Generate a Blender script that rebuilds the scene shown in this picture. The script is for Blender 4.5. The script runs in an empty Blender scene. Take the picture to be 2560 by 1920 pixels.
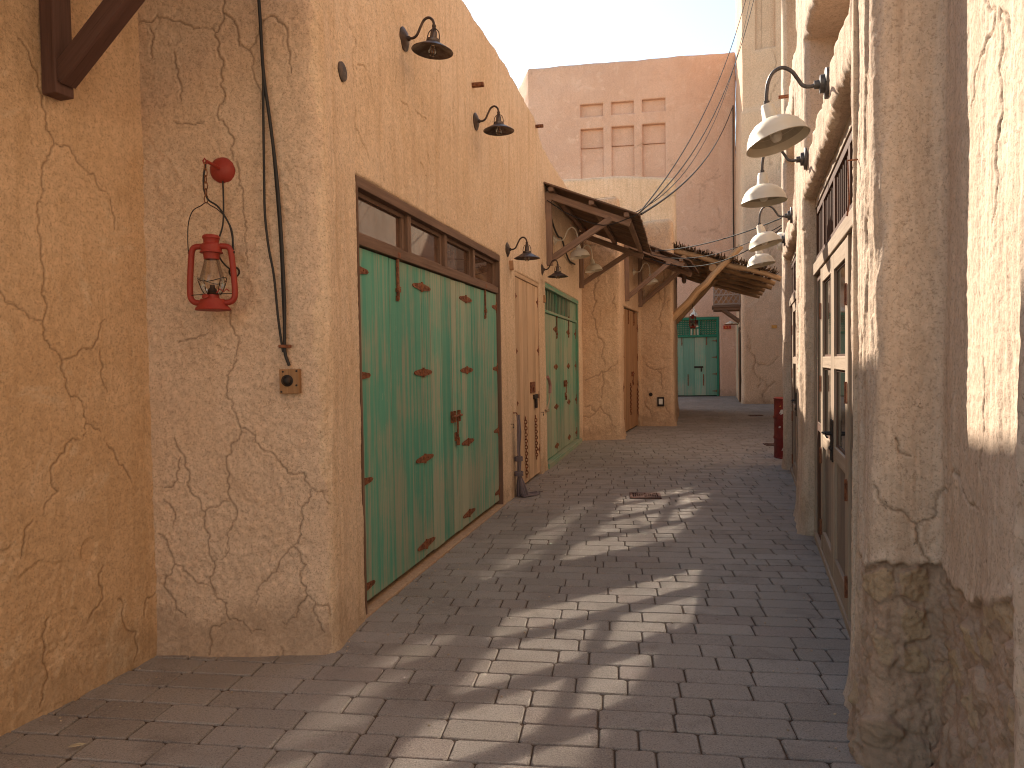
import bpy, bmesh, math, random
import numpy as np
from mathutils import Vector, Matrix, Quaternion
random.seed(7)
SC = bpy.context.scene
COL = SC.collection
PI = math.pi

# ------------------------------------------------------------------ camera survey
# pinhole of the photograph (2560x1920), used to read real positions off known wall planes
F_PX, ROLL, PITCH, EYE = 1759.0, 0.0157, math.atan((960-904)/1759.0), 1.5
def ray(u, v):
    xi = (u-1280)/F_PX; yi = -(v-960)/F_PX
    x = xi*math.cos(ROLL)+yi*math.sin(ROLL); z = -xi*math.sin(ROLL)+yi*math.cos(ROLL)
    return Vector((x, math.cos(PITCH)+z*math.sin(PITCH), -math.sin(PITCH)+z*math.cos(PITCH)))
def on_line(u, v, c, k):          # vertical plane x = c + k y
    d = ray(u, v); t = c/(d.x-k*d.y)
    return Vector((d.x*t, d.y*t, EYE+d.z*t))
def on_front(u, v, y0, s):        # vertical plane y = y0 + s x
    d = ray(u, v); t = y0/(d.y-s*d.x)
    return Vector((d.x*t, d.y*t, EYE+d.z*t))

# ------------------------------------------------------------------ numpy noise
def _hash(ix, iy, iz, seed):
    h = (ix.astype(np.int64)*374761393 + iy.astype(np.int64)*668265263 + iz.astype(np.int64)*2147483647 + seed*974711) & 0xffffffff
    h = ((h ^ (h >> 13))*1274126177) & 0xffffffff
    h = ((h ^ (h >> 16))*2246822519) & 0xffffffff
    return ((h ^ (h >> 15)) & 0xffffff)/float(0xffffff)
def vnoise(x, y, z=None, seed=0):
    x = np.asarray(x, float); y = np.asarray(y, float)
    z = np.zeros_like(x) if z is None else np.asarray(z, float)
    x, y, z = np.broadcast_arrays(x, y, z)
    ix, iy, iz = np.floor(x), np.floor(y), np.floor(z)
    fx, fy, fz = x-ix, y-iy, z-iz
    fx = fx*fx*fx*(fx*(fx*6-15)+10); fy = fy*fy*fy*(fy*(fy*6-15)+10); fz = fz*fz*(3-2*fz)
    r = 0
    for dx in (0, 1):
        for dy in (0, 1):
            wx = fx if dx else 1-fx; wy = fy if dy else 1-fy
            r = r + wx*wy*_hash(ix+dx, iy+dy, iz, seed)
    return r*2-1
def fbm(x, y, octv=4, seed=0, gain=.5, lac=2.03):
    a, r, n = 1.0, 0, 0
    for i in range(octv):
        r = r + a*vnoise(x, y, None, seed+i*17); n += a
        a *= gain; x = x*lac; y = y*lac
    return r/n
def sstep(a, b, x):
    t = np.clip((x-a)/(b-a), 0, 1); return t*t*(3-2*t)
def voronoi(x, y, seed=0):
    """nearest cell: distance, second distance, offset to the centre and two random numbers of the cell"""
    ix, iy = np.floor(x), np.floor(y)
    d1 = np.full(x.shape, 9.0); d2 = np.full(x.shape, 9.0)
    ox = np.zeros(x.shape); oy = np.zeros(x.shape); ra = np.zeros(x.shape); rb = np.zeros(x.shape)
    z0 = np.zeros(x.shape)
    for dx in (-1, 0, 1):
        for dy in (-1, 0, 1):
            cx, cy = ix+dx, iy+dy
            px = cx+_hash(cx, cy, z0, seed); py = cy+_hash(cx, cy, z0, seed+5)
            d = np.hypot(px-x, py-y)
            m = d < d1
            d2 = np.where(m, d1, np.minimum(d2, d))
            ox = np.where(m, x-px, ox); oy = np.where(m, y-py, oy)
            ra = np.where(m, _hash(cx, cy, z0, seed+9), ra); rb = np.where(m, _hash(cx, cy, z0, seed+13), rb)
            d1 = np.where(m, d, d1)
    return d1, d2, ox, oy, ra, rb

# ------------------------------------------------------------------ objects
def tag(o, label=None, cat=None, group=None, kind=None):
    if label: o['label'] = label
    if cat: o['category'] = cat
    if group: o['group'] = group
    if kind: o['kind'] = kind
    return o
def thing(name, loc, label, cat, group=None, rotz=0):
    o = bpy.data.objects.new(name, None); COL.objects.link(o)
    o.location = loc; o.rotation_euler = (0, 0, rotz); o.empty_display_size = .1
    return tag(o, label, cat, group)
def world_loc(o):
    v = Vector((0, 0, 0))
    while o is not None:
        v = v+Vector(o.location); o = o.parent
    return v
def copy_tree(o, parent=None):
    c = o.copy(); COL.objects.link(c); c.parent = parent
    for ch in list(o.children):
        copy_tree(ch, c)
    return c

def smooth_faces(me, on=True):
    me.polygons.foreach_set('use_smooth', [on]*len(me.polygons)); me.update()

class MB:
    """collects solid pieces and links them as ONE mesh object; uv: x along the grain, y across it"""
    def __init__(s):
        s.v, s.f, s.uv, s.t = [], [], [], []
        s.tint = .5
    def _add(s, vs, fs, uvs):
        b = len(s.v)
        s.v += [tuple(p) for p in vs]; s.t += [s.tint]*len(vs)
        for f, u in zip(fs, uvs):
            s.f.append(tuple(b+i for i in f)); s.uv.append(u)
    def bar(s, p0, p1, w, h, up=(0, 0, 1), taper=1.0):
        p0, p1 = Vector(p0), Vector(p1); d = (p1-p0); L = d.length; d.normalize()
        up = Vector(up); x = d.cross(up)
        if x.length < 1e-4: x = d.cross(Vector((1, 0, 0)))
        x.normalize(); y = x.cross(d).normalized()
        vs = []
        for p, k in ((p0, 1), (p1, taper)):
            for sx, sy in ((-1, -1), (1, -1), (1, 1), (-1, 1)):
                vs.append(p+x*(sx*w/2*k)+y*(sy*h/2*k))
        r = random.random()*9
        fs = [(3, 2, 1, 0), (4, 5, 6, 7), (0, 1, 5, 4), (1, 2, 6, 5), (2, 3, 7, 6), (3, 0, 4, 7)]
        uvs = [[(r, 0), (r, w), (r+h*.2, w), (r+h*.2, 0)]]*2
        o = 0
        for i in range(4):
            e = w if i % 2 == 0 else h
            uvs.append([(r, r+o), (r, r+o+e), (r+L, r+o+e), (r+L, r+o)]); o += e
        s._add(vs, fs, uvs)
        return s
    def tube(s, pts, r, seg=8, cap=True, closed=False):
        pts = [Vector(p) for p in pts]; n = len(pts)
        rs = r if isinstance(r, (list, tuple)) else [r]*n
        t0 = (pts[1]-pts[0]).normalized()
        a = Vector((0, 0, 1)) if abs(t0.z) < .9 else Vector((1, 0, 0))
        x = t0.cross(a).normalized(); prev = t0; vs = []; ln = [0]
        for i in range(n):
            if closed: t = (pts[(i+1) % n]-pts[i-1]).normalized()
            elif i == 0: t = t0
            elif i == n-1: t = (pts[-1]-pts[-2]).normalized()
            else: t = ((pts[i+1]-pts[i]).normalized()+(pts[i]-pts[i-1]).normalized())
            if t.length < 1e-6: t = prev
            t = t.normalized()
            q = prev.rotation_difference(t); x = (q @ x).normalized(); prev = t
            y = t.cross(x).normalized()
            for k in range(seg):
                an = 2*PI*k/seg
                vs.append(pts[i]+(x*math.cos(an)+y*math.sin(an))*rs[i])
            if i: ln.append(ln[-1]+(pts[i]-pts[i-1]).length)
        fs, uvs = [], []; o = random.random()*9
        for i in range(n if closed else n-1):
            j = (i+1) % n
            for k in range(seg):
                k2 = (k+1) % seg
                fs.append((i*seg+k, i*seg+k2, j*seg+k2, j*seg+k))
                v0, v1 = o+k/seg*2*PI*rs[i], o+(k+1)/seg*2*PI*rs[i]
                l1 = ln[j] if j else ln[-1]
                uvs.append([(o+ln[i], v0), (o+ln[i], v1), (o+l1, v1), (o+l1, v0)])
        if cap and not closed:
            fs.append(tuple(range(seg))[::-1]); uvs.append([(o, k*.003) for k in range(seg)])
            fs.append(tuple((n-1)*seg+k for k in range(seg))); uvs.append([(o, k*.003) for k in range(seg)])
        s._add(vs, fs, uvs)
        return s
    def lathe(s, prof, center=(0, 0, 0), axis=(0, 0, 1), seg=24):
        q = Vector((0, 0, 1)).rotation_difference(Vector(axis).normalized()); c = Vector(center)
        vs, fs, uvs = [], [], []
        for r, z in prof:
            for k in range(seg):
                a = 2*PI*k/seg
                vs.append(c+q @ Vector((r*math.cos(a), r*math.sin(a), z)))
        for i in range(len(prof)-1):
            for k in range(seg):
                k2 = (k+1) % seg
                fs.append((i*seg+k, i*seg+k2, (i+1)*seg+k2, (i+1)*seg+k))
                uvs.append([(k/seg, prof[i][1]), ((k+1)/seg, prof[i][1]), ((k+1)/seg, prof[i+1][1]), (k/seg, prof[i+1][1])])
        s._add(vs, fs, uvs)
        return s
    def prism(s, poly, d):
        """flat outline (3-D points) pushed along vector d"""
        poly = [Vector(p) for p in poly]; d = Vector(d); n = len(poly)
        vs = poly+[p+d for p in poly]
        fs = [tuple(range(n))[::-1], tuple(range(n, 2*n))]
        uvs = [[(0, 0)]*n, [(0, 0)]*n]
        for i in range(n):
            j = (i+1) % n
            fs.append((i, j, n+j, n+i)); uvs.append([(0, 0), (.01, 0), (.01, .01), (0, .01)])
        s._add(vs, fs, uvs)
        return s
    def build(s, name, mat, parent=None, smooth=False, bevel=0, local=False, label=None):
        off = Vector((0, 0, 0)) if (local or parent is None) else world_loc(parent)
        me = bpy.data.meshes.new(name)
        me.from_pydata([(p[0]-off.x, p[1]-off.y, p[2]-off.z) for p in s.v], [], s.f)
        uvl = me.uv_layers.new(name='UVMap')
        flat = [c for f in s.uv for p in f for c in p]
        uvl.data.foreach_set('uv', flat)
        at = me.attributes.new('tint', 'FLOAT', 'POINT'); at.data.foreach_set('value', s.t)
        me.materials.append(mat)
        o = bpy.data.objects.new(name, me); COL.objects.link(o)
        if parent is not None: o.parent = parent
        # outward normals
        bm = bmesh.new(); bm.from_mesh(me); bmesh.ops.recalc_face_normals(bm, faces=bm.faces); bm.to_mesh(me); bm.free()
        if smooth:
            smooth_faces(me)
            if hasattr(me, 'set_sharp_from_angle'): me.set_sharp_from_angle(angle=math.radians(42))
        if bevel:
            m = o.modifiers.new('edge', 'BEVEL'); m.width = bevel; m.segments = 2; m.limit_method = 'ANGLE'; m.angle_limit = math.radians(50)
        if label: o['label'] = label
        return o

class Frame:
    """local axes of a wall: a along it, n out of it, z up"""
    def __init__(s, O, t):
        s.O = Vector((O[0], O[1], 0)); s.t = Vector((t[0], t[1], 0)).normalized(); s.N = None
    def right(s): s.N = Vector((s.t.y, -s.t.x, 0)); return s
    def left(s): s.N = Vector((-s.t.y, s.t.x, 0)); return s
    def __call__(s, a, n, z): return s.O+s.t*a+s.N*n+Vector((0, 0, z))
    def a(s, p): return (Vector((p[0], p[1], 0))-s.O).dot(s.t)
    def y2a(s, y): return (y-s.O.y)/s.t.y
    def box(s, mb, a0, a1, n0, n1, z0, z1, grain='z'):
        an, nn = (a0+a1)/2, (n0+n1)/2
        if grain == 'z': mb.bar(s(an, nn, z0), s(an, nn, z1), abs(a1-a0), abs(n1-n0), up=s.N)
        elif grain == 'a': mb.bar(s(a0, nn, (z0+z1)/2), s(a1, nn, (z0+z1)/2), abs(n1-n0), abs(z1-z0))
        else: mb.bar(s(an, n0, (z0+z1)/2), s(an, n1, (z0+z1)/2), abs(a1-a0), abs(z1-z0))
        return mb

PL_A = (-3.02, .3145); PL_B = (-1.893, .2435); PL_C = (-2.659, .349)
PL_D = (.5457, .3387); PL_L = (.4318, .3403); PL_R0 = (.6797, .3403)
FRONT = (3.570, -.0376); FARW = (29.33, -.159)
FA = Frame((PL_A[0], 0), (PL_A[1], 1)).right()
FB = Frame((PL_B[0], 0), (PL_B[1], 1)).right()
FC = Frame((PL_C[0], 0), (PL_C[1], 1)).right()
FD = Frame((PL_D[0], 0), (PL_D[1], 1)).left()
FL = Frame((PL_L[0], 0), (PL_L[1], 1)).left()
FF = Frame((0, FRONT[0]), (1, FRONT[1])).right()
FW = Frame((0, FARW[0]), (1, FARW[1])).right()
# ------------------------------------------------------------------ materials
class NT:
    def __init__(s, name):
        s.m = bpy.data.materials.new(name); s.m.use_nodes = True
        s.t = s.m.node_tree; s.bsdf = s.t.nodes['Principled BSDF']
    def n(s, typ, **kw):
        nd = s.t.nodes.new(typ)
        for k, v in kw.items():
            if hasattr(nd, k): setattr(nd, k, v)
        return nd
    def link(s, a, b): s.t.links.new(a, b)
    def noise(s, vec, scale, detail=4, rough=.55, dist=0):
        n = s.n('ShaderNodeTexNoise'); n.inputs['Scale'].default_value = scale; n.inputs['Detail'].default_value = detail
        n.inputs['Roughness'].default_value = rough; n.inputs['Distortion'].default_value = dist
        s.link(vec, n.inputs['Vector']); return n.outputs['Fac']
    def mapping(s, vec, sc, loc=(0, 0, 0), rot=(0, 0, 0)):
        m = s.n('ShaderNodeMapping'); m.inputs['Scale'].default_value = sc; m.inputs['Location'].default_value = loc; m.inputs['Rotation'].default_value = rot
        s.link(vec, m.inputs['Vector']); return m.outputs['Vector']
    def ramp(s, fac, a, b, va=0.0, vb=1.0):
        r = s.n('ShaderNodeMapRange', interpolation_type='SMOOTHSTEP'); r.inputs['From Min'].default_value = a; r.inputs['From Max'].default_value = b
        r.inputs['To Min'].default_value = va; r.inputs['To Max'].default_value = vb
        s.link(fac, r.inputs['Value']); return r.outputs['Result']
    def mix(s, fac, a, b, mode='MIX'):
        m = s.n('ShaderNodeMix', data_type='RGBA', blend_type=mode)
        ins = {'A': m.inputs[6], 'B': m.inputs[7]}
        if hasattr(fac, 'is_linked'): s.link(fac, m.inputs[0])
        else: m.inputs[0].default_value = fac
        for k, v in (('A', a), ('B', b)):
            if hasattr(v, 'is_linked'): s.link(v, ins[k])
            else: ins[k].default_value = (*v, 1)
        return m.outputs[2]
    def math(s, op, a, b=None):
        m = s.n('ShaderNodeMath', operation=op)
        for i, v in enumerate((a, b)):
            if v is None: continue
            if hasattr(v, 'is_linked'): s.link(v, m.inputs[i])
            else: m.inputs[i].default_value = v
        return m.outputs[0]
    def bump(s, h, strength, dist, prev=None):
        b = s.n('ShaderNodeBump'); b.inputs['Strength'].default_value = strength; b.inputs['Distance'].default_value = dist
        s.link(h, b.inputs['Height'])
        if prev is not None: s.link(prev, b.inputs['Normal'])
        return b.outputs['Normal']
    def obj(s): return s.n('ShaderNodeTexCoord').outputs['Object']
    def uv(s):
        u = s.n('ShaderNodeUVMap'); u.uv_map = 'UVMap'; return u.outputs['UV']
    def attr(s, name):
        a = s.n('ShaderNodeAttribute'); a.attribute_name = name; return a.outputs['Fac']
    def done(s, col, rough=.9, normal=None, metal=0, spec=.3):
        b = s.bsdf
        if hasattr(col, 'is_linked'): s.link(col, b.inputs['Base Color'])
        else: b.inputs['Base Color'].default_value = (*col, 1)
        if hasattr(rough, 'is_linked'): s.link(rough, b.inputs['Roughness'])
        else: b.inputs['Roughness'].default_value = rough
        b.inputs['Metallic'].default_value = metal; b.inputs['Specular IOR Level'].default_value = spec
        if normal is not None: s.link(normal, b.inputs['Normal'])
        return s.m

def plaster(name, c1, c2, c3, worn=(.30, .20, .12), streak=.5, grain=.5, blot=1.0, stain=.5, stainh=.3, pits=.5, crackcol=(.14, .085, .05), spot=None):
    T = NT(name); o = T.obj()
    nL = T.noise(o, 1.1*blot, 5, .6, .4); nM = T.noise(o, 5.5, 6, .65, .3)
    nS = T.noise(T.mapping(o, (10, 10, .8)), 1, 6, .65, .7)
    nS2 = T.noise(T.mapping(o, (36, 36, 5.5)), 1, 5, .65, .8)
    nF = T.noise(o, 95, 4, .7); nG = T.noise(o, 300, 2, .6)
    col = T.mix(T.ramp(nL, .36, .64), c1, c2)
    col = T.mix(T.math('MULTIPLY', T.ramp(nS, .46, .72), streak), col, c3)
    col = T.mix(T.math('MULTIPLY', T.ramp(nM, .52, .78), .55), col, T.mix(.5, c2, c3))
    col = T.mix(T.math('MULTIPLY', T.ramp(nS2, .55, .8), streak*.5), col, tuple(min(1, x*1.18) for x in c1))
    if spot:
        col = T.mix(T.math('MULTIPLY', T.ramp(T.noise(o, 2.3, 6, .7, .6), .55, .66), .75), col, spot)
    col = T.mix(T.attr('worn'), col, T.mix(T.ramp(nM, .35, .65), worn, tuple(x*1.35 for x in worn)))
    st = T.attr('stone')
    col = T.mix(T.math('MULTIPLY', T.ramp(st, .62, .75), .7), col, (.46, .33, .20))
    col = T.mix(T.math('MULTIPLY', T.ramp(st, .30, .38, 1, 0), T.math('MULTIPLY', T.ramp(st, .02, .05), .4)), col, (.42, .31, .225))
    # splash stain with its own ragged outline along the foot of the wall
    sep = T.n('ShaderNodeSeparateXYZ'); T.link(o, sep.inputs[0])
    hz = T.math('ADD', sep.outputs['Z'], T.math('MULTIPLY', T.math('SUBTRACT', T.noise(o, 3.2, 6, .7), .5), -1.1))
    col = T.mix(T.math('MULTIPLY', T.ramp(hz, stainh*.25, stainh, 1, 0), stain), col, tuple(x*.5 for x in c3))
    # fine speckle
    col = T.mix(T.math('MULTIPLY', T.ramp(nF, .36, .49, 1, 0), .35+.4*grain), col, tuple(x*.62 for x in c3))
    col = T.mix(T.math('MULTIPLY', T.ramp(nF, .6, .75), .22), col, (.72, .6, .46))
    pv = T.noise(o, 26, 5, .75, .8)
    pit = T.math('MULTIPLY', T.ramp(pv, .30, .36, 1, 0), pits)
    col = T.mix(pit, col, tuple(x*.45 for x in c3))
    nK = T.noise(o, 34, 7, .72, .5)
    hs = T.n('ShaderNodeHueSaturation'); T.link(col, hs.inputs['Color']); T.link(T.ramp(nK, .30, .70, 1-.30*grain, 1+.20*grain), hs.inputs['Value']); col = hs.outputs[0]
    ck = T.attr('crack')
    col = T.mix(ck, col, crackcol)  # darkens the crack lines by colour, standing for the shade in their depth
    b = T.bump(nM, .35*grain, .03)
    b = T.bump(T.noise(o, 24, 6, .7, 1.1), .55*grain, .014, b)
    b = T.bump(nS2, .5*streak, .010, b)
    b = T.bump(nK, .75*grain, .012, b)
    b = T.bump(nF, .6*grain, .005, b)
    b = T.bump(pit, -.6, .006, b) if False else T.bump(T.math('SUBTRACT', 1.0, pit), .6, .007, b)
    b = T.bump(nG, .3, .0012, b)
    return T.done(col, .95, b, spec=.12)

def wood(name, c1, c2, dark, grain=34, rough=.75, bump=.5, spec=.25, knots=False):
    T = NT(name); u = T.uv(); tn = T.attr('tint')
    g = T.noise(T.mapping(u, (1.1, grain, 1)), 1, 6, .62, .35)
    g2 = T.noise(T.mapping(u, (3.0, grain*4, 1)), 1, 4, .6, .2)
    L = T.noise(T.mapping(u, (.9, 3, 1)), 1.4, 4, .6)
    col = T.mix(T.ramp(g, .34, .66), c1, c2)
    col = T.mix(T.math('MULTIPLY', T.ramp(L, .45, .75), .6), col, dark)
    col = T.mix(T.math('MULTIPLY', T.ramp(g2, .56, .7), .55), col, tuple(x*.55 for x in dark))
    hs = T.n('ShaderNodeHueSaturation'); T.link(col, hs.inputs['Color']); T.link(T.ramp(tn, 0, 1, .72, 1.3), hs.inputs['Value'])
    b = T.bump(g, bump, .004); b = T.bump(g2, bump*.8, .0015, b)
    return T.done(hs.outputs[0], rough, b, spec=spec)

def painted_wood(name, paint, paint2, bare, wear=.5, rough=.7):
    T = NT(name); u = T.uv(); tn = T.attr('tint'); o = T.obj()
    s1 = T.noise(T.mapping(u, (.75, 26, 1)), 1, 6, .62, .25)
    s2 = T.noise(T.mapping(u, (2.2, 120, 1)), 1, 4, .6)
    s3 = T.noise(T.mapping(u, (.5, 9, 1)), 1.1, 4, .55)
    s4 = T.noise(T.mapping(u, (7, 70, 1)), 1, 5, .75, .4)
    L = T.noise(o, 1.6, 4, .6)
    col = T.mix(T.ramp(s3, .38, .62), paint, paint2)
    w = T.math('ADD', T.math('MULTIPLY', s1, .62), T.math('MULTIPLY', L, .38))
    sep = T.n('ShaderNodeSeparateXYZ'); T.link(o, sep.inputs[0])
    w = T.math('ADD', w, T.ramp(T.math('ADD', sep.outputs['Z'], T.math('MULTIPLY', s1, -.6)), -.25, .75, .06, 0))
    w = T.math('ADD', w, T.math('MULTIPLY', T.math('SUBTRACT', tn, .5), .14))
    col = T.mix(T.math('MULTIPLY', T.ramp(w, .60-.22*wear, .74-.2*wear), .8), col, bare)
    col = T.mix(T.math('MULTIPLY', T.ramp(s4, .63, .70), .75), col, tuple(min(1, x*1.5) for x in bare))
    col = T.mix(T.math('MULTIPLY', T.ramp(s2, .58, .72), .5), col, tuple(x*.5 for x in paint))
    hs = T.n('ShaderNodeHueSaturation'); T.link(col, hs.inputs['Color']); T.link(T.ramp(tn, 0, 1, .84, 1.14), hs.inputs['Value'])
    b = T.bump(s1, .35, .003); b = T.bump(s2, .4, .0012, b)
    return T.done(hs.outputs[0], rough, b, spec=.3)

def metal(name, c1, c2, rough=.6, met=.3, sc=30, lo=.42, hi=.6):
    T = NT(name); o = T.obj()
    n = T.noise(o, sc, 6, .7, .3); n2 = T.noise(o, sc*7, 3, .6)
    col = T.mix(T.ramp(n, lo, hi), c1, c2)
    b = T.bump(n2, .25, .0012)
    return T.done(col, T.ramp(n, .3, .7, rough-.1, min(1, rough+.15)), b, met, .4)

def plain(name, c, rough=.6, met=0, spec=.4, bump=0):
    T = NT(name); o = T.obj()
    n = T.noise(o, 40, 4, .6)
    col = T.mix(T.math('MULTIPLY', T.ramp(n, .4, .7), .35), c, tuple(x*.7 for x in c))
    b = T.bump(T.noise(o, 160, 3, .6), bump, .001) if bump else None
    return T.done(col, rough, b, met, spec)

M = {}
M['plA'] = plaster('plaster_orange', (.68, .47, .295), (.61, .40, .23), (.51, .33, .18), streak=.6, grain=.5, stain=.4, pits=.2, spot=(.70, .53, .36))
M['plF'] = plaster('plaster_trowelled', (.68, .50, .36), (.63, .445, .305), (.53, .355, .23), streak=.15, grain=.6, stain=.5, pits=.3, stainh=.35)
M['plB'] = plaster('plaster_cream', (.75, .57, .405), (.70, .51, .34), (.56, .385, .24), streak=.65, grain=.55, stain=.4, pits=.8)
M['plC'] = plaster('plaster_tan', (.66, .46, .305), (.59, .39, .245), (.48, .30, .18), streak=.3, grain=.6, stain=.4, pits=.4)
M['plFar'] = plaster('plaster_pink', (.68, .445, .335), (.62, .39, .285), (.54, .325, .23), streak=.3, grain=.6, stain=.3, pits=.12, blot=.4, spot=(.72, .49, .375))
M['plTow'] = plaster('plaster_rose', (.70, .495, .35), (.64, .435, .30), (.54, .35, .235), streak=.3, grain=.7, stain=.4, pits=.15, blot=.5)
M['plR'] = plaster('plaster_beige', (.64, .50, .385), (.585, .44, .33), (.47, .335, .24), worn=(.35, .245, .175), streak=.7, grain=.45, stain=.2, pits=.7)
M['green'] = painted_wood('green_paint', (.125, .35, .245), (.085, .315, .225), (.36, .33, .24), .72)
M['green2'] = painted_wood('green_paint_pale', (.13, .33, .215), (.08, .285, .185), (.35, .32, .225), .85)
M['teal'] = painted_wood('teal_paint', (.19, .34, .25), (.16, .305, .22), (.33, .32, .24), .5)
M['teal_grille'] = painted_wood('teal_grille_paint', (.03, .19, .11), (.025, .155, .095), (.12, .16, .11), .25)
M['palewood'] = wood('pale_wood', (.60, .42, .27), (.52, .345, .21), (.42, .26, .145), 30, .8)
M['palewood2'] = wood('orange_wood', (.46, .255, .13), (.38, .20, .10), (.32, .165, .08), 30, .8)
M['frame'] = wood('frame_wood', (.205, .125, .085), (.15, .088, .058), (.10, .056, .036), 40)
M['beam'] = wood('beam_wood', (.28, .18, .125), (.21, .13, .09), (.135, .08, .055), 30)
M['beamA'] = wood('dark_beam_wood', (.13, .066, .05), (.105, .052, .038), (.075, .034, .024), 30, .65)
M['board'] = wood('roof_boards', (.15, .09, .062), (.105, .062, .043), (.07, .04, .027), 30)
M['log'] = wood('peeled_log', (.42, .265, .145), (.34, .205, .105), (.22, .125, .065), 16)
M['reed'] = wood('brushwood', (.21, .125, .065), (.15, .085, .045), (.10, .055, .03), 10)
M['doorpale'] = wood('silvered_wood', (.38, .285, .205), (.31, .225, .16), (.22, .15, .10), 36)
M['doordark'] = wood('brown_door_wood', (.135, .068, .043), (.10, .05, .031), (.07, .034, .02), 34)
M['doorgrey'] = wood('grey_door_wood', (.26, .19, .14), (.21, .15, .11), (.15, .10, .07), 34)
M['rust'] = metal('rusty_iron', (.27, .10, .045), (.14, .05, .025), .75, .25)
M['rust2'] = metal('orange_rust', (.26, .10, .04), (.12, .04, .018), .8, .1)
M['iron'] = metal('black_iron', (.022, .018, .016), (.05, .03, .02), .55, .4)
M['bronze'] = metal('aged_bronze', (.085, .05, .034), (.05, .036, .03), .45, .55, 18)
M['bronze_shade'] = metal('aged_bronze_shade', (.11, .085, .075), (.07, .045, .034), .42, .6, 14)
M['grey_arm'] = metal('grey_pipe', (.10, .088, .085), (.075, .064, .06), .5, .5)
M['enamel'] = metal('cream_enamel', (.66, .585, .46), (.60, .52, .39), .38, 0, 9, .5, .75)
M['enamel_in'] = plain('enamel_inside', (.42, .37, .28), .5)
M['white'] = plain('white_plastic', (.74, .70, .62), .5)
M['red'] = metal('red_paint', (.29, .032, .018), (.085, .016, .012), .55, 0, 26, .57, .78)
M['black'] = plain('black_rubber', (.018, .016, .016), .55, bump=.2)
M['wire'] = plain('grey_wire', (.035, .029, .026), .75, spec=.15)
M['dark'] = plain('dark_interior', (.018, .013, .010), .95)  # near-black colour painted in for unlit hollows
M['rope'] = wood('blue_grey_rope', (.20, .165, .175), (.14, .11, .12), (.22, .155, .105), 60)
M['twine'] = plain('twine', (.45, .33, .22), .9)
M['hose'] = plain('faded_pink_hose', (.36, .20, .17), .7)
M['boxwood'] = wood('box_wood', (.36, .20, .095), (.28, .15, .07), (.17, .085, .04), 46)
M['drumred'] = metal('drum_red', (.19, .018, .017), (.12, .017, .019), .45, .1, 8, .45, .7)
M['drumwhite'] = plain('drum_white_paint', (.62, .55, .52), .6)
M['signred'] = plain('sign_red', (.42, .045, .02), .6)
M['signyel'] = plain('sign_yellow', (.62, .30, .07), .6)
M['grate'] = metal('cast_iron_grate', (.13, .06, .042), (.08, .04, .03), .65, .35)
M['lattice'] = wood('pale_lattice_wood', (.42, .33, .27), (.35, .26, .21), (.26, .18, .14), 20)
M['leaf'] = plain('dry_leaf', (.42, .34, .22), .8)

def glass_dark(name, c, rough, ior):
    T = NT(name)
    T.bsdf.inputs['IOR'].default_value = ior
    o = T.obj(); col = T.mix(T.ramp(T.noise(o, 2.5, 4, .6), .4, .65), c, tuple(x*1.6 for x in c))
    return T.done(col, rough, None, 0, .5)
M['pane'] = glass_dark('window_glass', (.022, .018, .013), .05, 3.5)
M['pane2'] = glass_dark('transom_glass', (.085, .048, .033), .02, 1.42)
def clear_glass(name):
    T = NT(name); t = T.t; out = [n for n in t.nodes if n.type == 'OUTPUT_MATERIAL'][0]
    tr = T.n('ShaderNodeBsdfTransparent'); tr.inputs[0].default_value = (.93, .90, .85, 1)
    gl = T.n('ShaderNodeBsdfGlossy'); gl.inputs['Roughness'].default_value = .04
    lw = T.n('ShaderNodeLayerWeight'); lw.inputs[0].default_value = .35
    mx = T.n('ShaderNodeMixShader'); T.link(T.ramp(lw.outputs['Fresnel'], 0, 1, .03, .75), mx.inputs[0]); T.link(tr.outputs[0], mx.inputs[1]); T.link(gl.outputs[0], mx.inputs[2])
    T.link(mx.outputs[0], out.inputs[0]); return T.m
M['clear'] = clear_glass('clear_glass')
M['filament'] = plain('copper_filament', (.55, .22, .06), .4, .6)

def paver_mat():
    T = NT('paver_concrete'); o = T.obj(); tn = T.attr('tint')
    nL = T.noise(o, .55, 4, .6); nM = T.noise(o, 9, 6, .7); nF = T.noise(o, 150, 3, .75); nB = T.noise(o, 3.1, 5, .65, .4)
    col = T.mix(tn, (.252, .218, .186), (.345, .305, .268))
    col = T.mix(T.math('MULTIPLY', T.ramp(tn, .84, .92), .4), col, (.20, .145, .12))
    col = T.mix(T.math('MULTIPLY', T.ramp(nL, .42, .66), .35), col, (.19, .145, .115))
    col = T.mix(T.math('MULTIPLY', T.ramp(nB, .50, .72), .55), col, (.16, .13, .112))
    col = T.mix(T.math('MULTIPLY', T.ramp(nM, .56, .75), .35), col, (.34, .30, .26))
    nS = T.noise(o, 70, 5, .75)
    col = T.mix(T.math('MULTIPLY', T.ramp(nF, .54, .66), .5), col, (.44, .38, .33))
    col = T.mix(T.math('MULTIPLY', T.ramp(nF, .34, .47, 1, 0), .6), col, (.085, .066, .056))
    col = T.mix(T.math('MULTIPLY', T.ramp(nS, .36, .46, 1, 0), .4), col, (.12, .095, .08))
    b = T.bump(nM, .22, .006); b = T.bump(nS, .6, .004, b); b = T.bump(nF, .6, .0025, b)
    return T.done(col, T.ramp(nM, .3, .7, .72, .92), b, spec=.25)
M['paver'] = paver_mat()
def sand_mat():
    T = NT('joint_sand'); o = T.obj()
    n = T.noise(o, 60, 5, .7); n2 = T.noise(o, 4, 4, .6)
    col = T.mix(T.ramp(n, .35, .65), (.07, .05, .038), (.115, .08, .058))
    col = T.mix(T.math('MULTIPLY', T.ramp(n2, .5, .7), .5), col, (.15, .095, .06))
    return T.done(col, .95, T.bump(n, .5, .003), spec=.1)
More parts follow.
